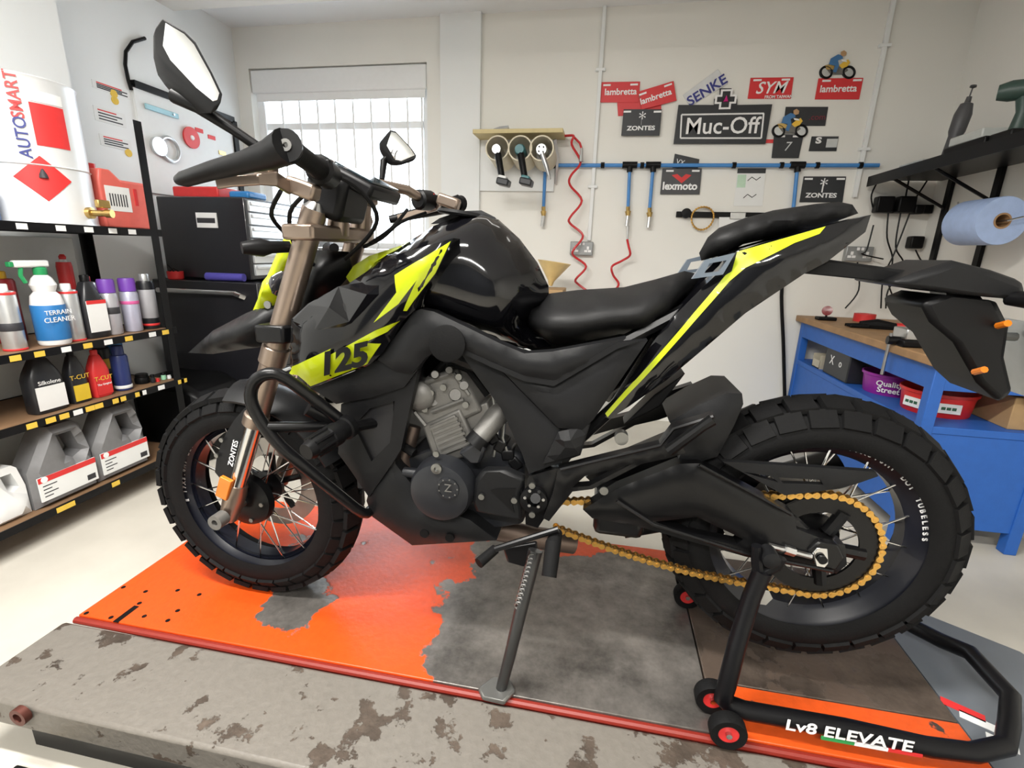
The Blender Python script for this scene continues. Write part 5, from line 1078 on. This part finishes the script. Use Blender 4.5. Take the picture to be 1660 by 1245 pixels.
# magnetic rail, chain loop, clipboard
mr = thing('tool_rail', 'black magnetic tool rail with round knob fixed to the wall', 'tool rail', P(1165, 350))
MB().b2(P(1096, 352, .02), P(1238, 345, 0)).build('rail', M_black, mr, .003); MB().lathe([(.03, 0), (.03, .02), (.01, .022)], P(1112, 346, .02), (0, -1, 0), 20).build('knob', M_black, mr)
cl = thing('chain_loop', 'short loop of gold chain hanging on the magnetic rail', 'chain', P(1139, 370, .03))
rm = MB().tube([(-.008, 0, 0), (-.004, 0, 0), (.004, 0, 0), (.008, 0, 0)], [.008, .005, .005, .008], 8).mesh('chain_link'); rm.materials.append(M_gold)
for k in range(26):
    a = 2*pi*k/26; c = P(1139, 352, .032)+V(.066*cos(a), 0, .075*sin(a)*(1 if sin(a) < 0 else .8)); link('chain_link', rm, cl, Matrix.Translation(c) @ Matrix.Rotation(-(a+pi/2), 4, 'Y'))
t = plate('clipboard', 'clipboard with white sheet hanging below the magnetic rail', 'clipboard', [(1166, 352), (1224, 352), (1222, 400), (1163, 400)], M_paper, .004, .024); MB().box(P(1196, 350, .032), (.09, .012, .04)).build('clip', M_steel, t, .003)
# funnel on a carton behind the tank
t = thing('funnel', 'pale yellow plastic funnel standing on a carton behind the tank', 'funnel', (P(893, 470, .35)))
c = P(893, 458, .35); MB().lathe([(.012, -.02), (.02, .01), (.1, .12), (.104, .125), (.098, .12), (.016, .01)], c, V(.12, 0, 1), 24, closed=True).build('cone', mat('yellow_funnel', (.68, .5, .22), .45), t)
tag(MB().b2(P(872, 520, .48), P(918, 466, .22)).build('small_carton', mat('brown_card', (.42, .27, .13), .7), None, .003), 'small brown carton under the yellow funnel', 'box')
# cabinet under them so they stand on something
sb = thing('side_bench', 'low white cupboard against the back wall behind the motorcycle seat', 'cupboard', (P(905, 520, .3).x, YW-.25, 0))
zc = P(872, 520, .48).z
MB().b2((-.6, YW-.5, 0), (-.02, YW-.03, zc-.025)).build('carcass', M_wall2, sb, .004); MB().b2((-.62, YW-.52, zc-.025), (0, YW-.03, zc)).build('worktop', M_wall2, sb, .003)
# ================================================================== right side: bench, shelf, roll, cables
XB, YE, ZB = 1.27, 2.05, .79
bn = thing('workbench', 'blue steel workbench with wooden top and lower shelf along the right wall', 'workbench', (1.55, 2.7, 0))
MB().b2((XB-.03, YE-.03, ZB-.036), (XR-.005, YW-.005, ZB)).build('bench_top', M_wood, bn, .005)
for x, y in [(XB+.02, YE+.02), (1.70, YE+.02), (XB+.02, YW-.05), (1.80, YW-.05)]: MB().b2((x-.022, y-.022, 0), (x+.022, y+.022, ZB-.036)).build('leg', M_blue, bn, .003)
MB().b2((XB, YE, ZB-.13), (XB+.012, YW-.03, ZB-.036)).build('apron_rail', M_blue, bn, .002); MB().b2((XB, YE, ZB-.13), (1.72, YE+.012, ZB-.036)).build('apron_rail', M_blue, bn, .002)
zs = .515
MB().b2((XB, YE, zs-.03), (1.84, YW-.03, zs)).build('lower_shelf', M_blue, bn, .003)
MB().b2((XB+.005, YE+.004, .09), (1.72, YE+.016, zs-.03)).build('end_panel', M_blue, bn, .002); MB().b2((XB+.004, YE+.02, .09), (XB+.016, YW-.06, zs-.03)).build('side_panel', M_blue, bn, .002)
MB().b2((1.84, YE, zs), (1.845, YW-.03, ZB-.036)).build('back_panel', mat('grey_back_panel', (.2, .2, .2), .6), bn)
for y in (YE+.02,):
    for z in (.47, .50): MB().lathe([(.006, 0), (.006, .004)], (XB-.002, y, z), (-1, 0, 0), 8).build('bolt', M_steel, bn)
def onb(px, py, z): return onZ(px, py, z)
p = onb(1370, 622, zs); t = thing('car_battery', 'black battery with white recycling symbols on the bench lower shelf', 'battery', p)
MB().b2((p.x, p.y, zs), (p.x+.17, p.y+.28, zs+.17)).build('case', M_darkplate, t, .006); MB().b2((p.x+.005, p.y+.01, zs+.17), (p.x+.165, p.y+.27, zs+.185)).build('lid', M_black, t, .004)
Bx = Matrix.Rotation(-pi/2, 4, 'Z') @ Matrix.Rotation(pi/2, 4, 'X')
text('X', .07, (p.x-.0008, p.y+.19, zs+.085), M_whiteprint, 'crossed_bin_mark', t, Bx); text('o', .06, (p.x-.0008, p.y+.09, zs+.085), M_whiteprint, 'recycling_mark', t, Bx)
p = onb(1330, 596, zs); t = thing('parts_bin', 'small beige open parts bin at the back of the bench shelf', 'bin', p)
MB().b2((p.x-.03, p.y-.05, zs), (p.x+.09, p.y+.05, zs+.006)).b2((p.x-.03, p.y-.05, zs), (p.x-.026, p.y+.05, zs+.05)).b2((p.x-.03, p.y-.05, zs), (p.x+.09, p.y-.046, zs+.08)).b2((p.x-.03, p.y+.046, zs), (p.x+.09, p.y+.05, zs+.08)).b2((p.x+.086, p.y-.05, zs), (p.x+.09, p.y+.05, zs+.08)).build('bin_body', mat('beige_bin', (.5, .46, .36), .5), t)
def tub(px, py, r, h, lab, m, words, mp):
    p = onb(px, py, zs)+V(r*.55, r*.55, 0); t = thing('sweet_tub', lab, 'tub', p)
    MB().lathe([(.0, .002), (r*.88, .0), (r*.9, .004), (r*.98, h), (r*1.03, h), (r*1.03, h-.012), (r, h-.014), (r*.98, h-.014), (r*.86, .006), (0, .006)], (p.x, p.y, zs), n=36).build('tub_body', m, t)
    for k, (s_, sz, z, a) in enumerate(words):
        text(s_, sz, (p.x+cos(a)*r*1.0, p.y+sin(a)*r*1.0, zs+z), mp, 'lettering', t, Matrix.Rotation(a+pi/2, 4, 'Z') @ Matrix.Rotation(pi/2, 4, 'X'), bold=.0006)
    return t, p, r
tub(1428, 640, .12, .1, 'purple sweet tub on the bench lower shelf', mat('purple_tub', (.28, .02, .3), .4), [('Quality', .035, .06, -2.1), ('Street', .035, .03, -2.1)], M_whiteprint)
t, p, r = tub(1500, 672, .13, .1, 'red round sweet tub beside the blue bench post', mat('red_tub', (.66, .02, .02), .4), [], M_whiteprint)
for a in (-2.75, -1.75): MB().box((p.x+cos(a)*r*.97, p.y+sin(a)*r*.97, zs+.045), (.075, .004, .04), Matrix.Rotation(a+pi/2, 3, 'Z')).build('cream_label', M_paper, t); [MB().box((p.x+cos(a)*(r*.97+.0022)-sin(a)*o_, p.y+sin(a)*(r*.97+.0022)+cos(a)*o_, zs+.045), (.014, .002, .012), Matrix.Rotation(a+pi/2, 3, 'Z')).build('label_print', mat('dark_green_print', (.02, .1, .05), .5), t) for o_ in (-.022, -.004, .014)]
p = onb(1632, 696, zs); t = thing('cardboard_box', 'open brown cardboard box at the near end of the bench shelf', 'box', p)
MB().b2((p.x, p.y, zs), (p.x+.24, p.y+.25, zs+.13)).build('carton', mat('brown_card', (.42, .27, .13), .7), t, .003); MB().box((p.x+.12, p.y-.02, zs+.135), (.22, .06, .004), Matrix.Rotation(.5, 3, 'X')).build('flap', MATS['brown_card'], t)
# bench-top clutter
def bt(px, py): return onZ(px, py, ZB)
p = bt(1462, 560); t = thing('bench_vice', 'dark bench vice clamped on the wooden bench edge', 'vice', p)
MB().b2((p.x-.03, p.y-.06, ZB), (p.x+.05, p.y+.06, ZB+.03)).build('base', M_blackmetal, t, .006); MB().b2((p.x-.02, p.y-.05, ZB+.03), (p.x+.03, p.y+.05, ZB+.075)).build('jaw', M_steel, t, .004)
MB().tube([(p.x-.06, p.y, ZB+.02), (p.x+.16, p.y-.03, ZB+.02)], .018, 12).build('screw', M_blackmetal, t); MB().tube([(min(p.x-.05, XB-.045), p.y-.0, ZB+.05), (min(p.x-.05, XB-.045), p.y, ZB-.13)], .007, 8).build('lever', M_steel, t)
p = bt(1400, 521); t = thing('tape_roll', 'red tape roll lying on the bench', 'tape', p); MB().lathe([(.025, 0), (.055, 0), (.055, .045), (.025, .045)], p, n=28, closed=True).build('roll', M_red, t)
p = bt(1420, 533); t = thing('work_glove', 'black work gloves with red cuff on the bench', 'gloves', p)
MB().tube([p+V(-.07, .03, .014), p+V(0, 0, .02), p+V(.08, -.02, .016)], [.02, .032, .02], 10).build('palm', M_rubber, t)
for k in range(4): MB().tube([p+V(-.05, .02-.015*k, .014), p+V(-.13, .05-.022*k, .01)], [.011, .007], 8).build('finger', M_rubber, t)
MB().tube([p+V(.08, -.02, .016), p+V(.12, -.03, .016)], [.022, .024], 10).build('cuff', M_red, t)
p = bt(1338, 519); t = thing('work_lamp', 'small black work lamp with red lens on the bench end', 'lamp', p); MB().b2((p.x-.05, p.y-.03, ZB), (p.x+.05, p.y+.03, ZB+.02)).build('base', M_black, t, .005)
MB().lathe([(.01, 0), (.028, .006), (.028, .014), (0, .016)], p+V(0, .0, .055), (-.4, -1, .2), 18).build('lens', mat('dark_red_lens', (.2, .01, .01), .2), t); MB().tube([p+V(0, 0, .015), p+V(0, 0, .05)], .006, 8).build('arm', M_black, t)
p = bt(1472, 526); tag(MB().box(p+V(.05, 0, .012), (.16, .05, .022), Matrix.Rotation(.4, 3, 'Z')).build('hand_grinder', M_black, None, .008), 'black hand tool lying behind the vice on the bench', 'tool')
# black wall shelf
ZK = 1.60
ks = thing('wall_rack_shelf', 'black steel shelf with tools fixed on the right wall', 'wall shelf', (1.66, 2.7, ZK-.05))
MB().b2((1.48, 2.1, ZK-.012), (XR, 3.36, ZK)).build('shelf_plate', M_blackmetal, ks, .003); MB().b2((1.478, 2.1, ZK-.045), (1.484, 3.36, ZK+.01)).build('front_lip', M_blackmetal, ks)
for y in (2.9, 3.25): MB().b2((XR-.02, y-.018, ZK-.5), (XR-.002, y+.018, ZK-.012)).build('bracket_upright', M_blackmetal, ks); MB().tube([(XR-.015, y, ZK-.17), (1.56, y, ZK-.016)], .008, 6).build('bracket_arm', M_blackmetal, ks)
p = onX(1542, 225, 1.56); p.z = ZK
t = thing('rotary_tool', 'grey and black rotary tool standing upright on the wall shelf', 'rotary tool', p)
MB().lathe([(.024, 0), (.026, .01), (.026, .11), (.032, .13), (.034, .2), (.024, .245), (.012, .25), (.01, .275), (.003, .277), (.003, .31), (.013, .315), (.012, .322), (0, .326)], p, (.12, 0, 1), 20).build('tool_body', mat('dark_tool_grey', (.06, .06, .065), .45), t)
p = onX(1590, 222, 1.6); p.z = ZK; t = thing('storage_case', 'black flat case with clear lid on the wall shelf', 'case', p)
MB().b2((p.x-.08, p.y-.16, ZK), (p.x+.1, p.y+.1, ZK+.05)).build('case_body', M_black, t, .006); MB().b2((p.x-.07, p.y-.12, ZK+.05), (p.x+.09, p.y+.09, ZK+.09)).build('clear_lid', mat('cloudy_plastic', (.5, .52, .5), .3), t, .006)
p = onX(1645, 212, 1.58); p.z = ZK; t = thing('cordless_drill', 'dark green cordless drill standing on the wall shelf', 'power tool', p)
MB().b2((p.x-.05, p.y-.06, ZK), (p.x+.06, p.y+.06, ZK+.05)).build('battery', M_black, t, .008); MB().tube([p+V(0, 0, .045), p+V(.01, 0, .12), p+V(.0, 0, .18)], [.024, .021, .026], 14).build('handle', mat('dark_green_tool', (.03, .06, .05), .4), t); MB().tube([p+V(-.07, .04, .2), p+V(-.04, .02, .2), p+V(.1, -.05, .2)], [.028, .038, .034], 16).build('motor_body', MATS['dark_green_tool'], t)
p = onX(1490, 262, 1.55); p.z = ZK; tag(MB().b2((p.x-.04, p.y-.1, ZK), (p.x+.06, p.y+.1, ZK+.03)).build('screw_tray', M_silver, None, .005), 'low grey tray at the far end of the wall shelf', 'tray')
# paper roll
rl = thing('paper_roll', 'large blue paper roll on a wire holder on the right wall', 'paper roll', (1.70, 2.5, 1.25))
r0, r1 = onX(1625, 358, 1.66), onX(1566, 362, 1.66); ax = (r1-r0).normalized()
MB().lathe([(.032, 0), (.098, 0), (.1, .004), (.1, (r1-r0).length), (.032, (r1-r0).length)], r0, ax, 40, closed=True).build('roll', mat('blue_paper', (.36, .47, .72), .8, bump=.1), rl); MB().lathe([(.026, -.002), (.033, -.002), (.033, .2), (.026, .2)], r0, ax, 24, closed=True).build('cardboard_core', M_wood, rl)
MB().tube([r0-ax*.05+V(.19, 0, .06), r0-ax*.03, r0+ax*.3, r1+ax*.06, r1+ax*.06+V(-.02, 0, .1)], .004, 6).build('wire_holder', M_steel, rl)
# adaptors and cables
ad = thing('socket_strip', 'black socket strip with plugs and dangling chargers on the back wall', 'power strip', P(1465, 335))
MB().b2(P(1420, 345, .04), P(1508, 333, 0)).build('strip', M_black, ad, .004)
for a, b, w_ in [(1432, 332, .09), (1467, 332, .09), (1487, 340, .05), (1483, 393, .07)]: MB().box(P(a, b, .06 if b < 380 else .03), (w_, .06, w_)).build('plug', M_black, ad, .008)
for k, pts in enumerate([[(1430, 283), (1413, 315), (1416, 340)], [(1475, 283), (1468, 320)], [(1508, 285), (1480, 328)], [(1440, 345), (1438, 385), (1447, 420), (1440, 455), (1447, 480)], [(1460, 345), (1452, 400), (1465, 430), (1440, 470), (1436, 500)], [(1475, 345), (1450, 410), (1432, 450), (1428, 500)], [(1484, 405), (1498, 425), (1520, 400), (1545, 345), (1545, 290)], [(1416, 365), (1405, 405), (1398, 412), (1432, 420)], [(1390, 425), (1392, 470), (1370, 500)]]):
    lab = ['thin black cable looping from the wall shelf to the left plug of the strip', 'short thin cable dropping from the shelf to the middle plug', 'thin slanting cable from the shelf to the right end of the strip', 'thin cable hanging from the left plug behind the plate hanger arm', 'wavy thin cable hanging from the middle plug down to the bench', 'thin cable hanging from the strip and curving left to the bench', 'thin cable from the low hanging plug rising in a loop to the shelf bracket', 'short cable loop left of the strip above the tail', 'thin cable running from the half hidden socket down to the bench'][k]
    tag(MB().tube(spline([P(a, b, .04+.004*k+.012*(i % 2)) for i, (a, b) in enumerate(pts)]), .0042, 6).build('charger_cable', M_black), lab, 'cable', 'charger cables')
hc_ = spline([P(1272, 440, .03), P(1267, 480, .03), P(1270, 560, .03), P(1272, 640, .03), P(1274, 720, .03)])
tag(MB().tube(hc_, .011, 8).build('hanging_cable', M_black), 'thick black cable hanging down the wall behind the rear tyre', 'cable')
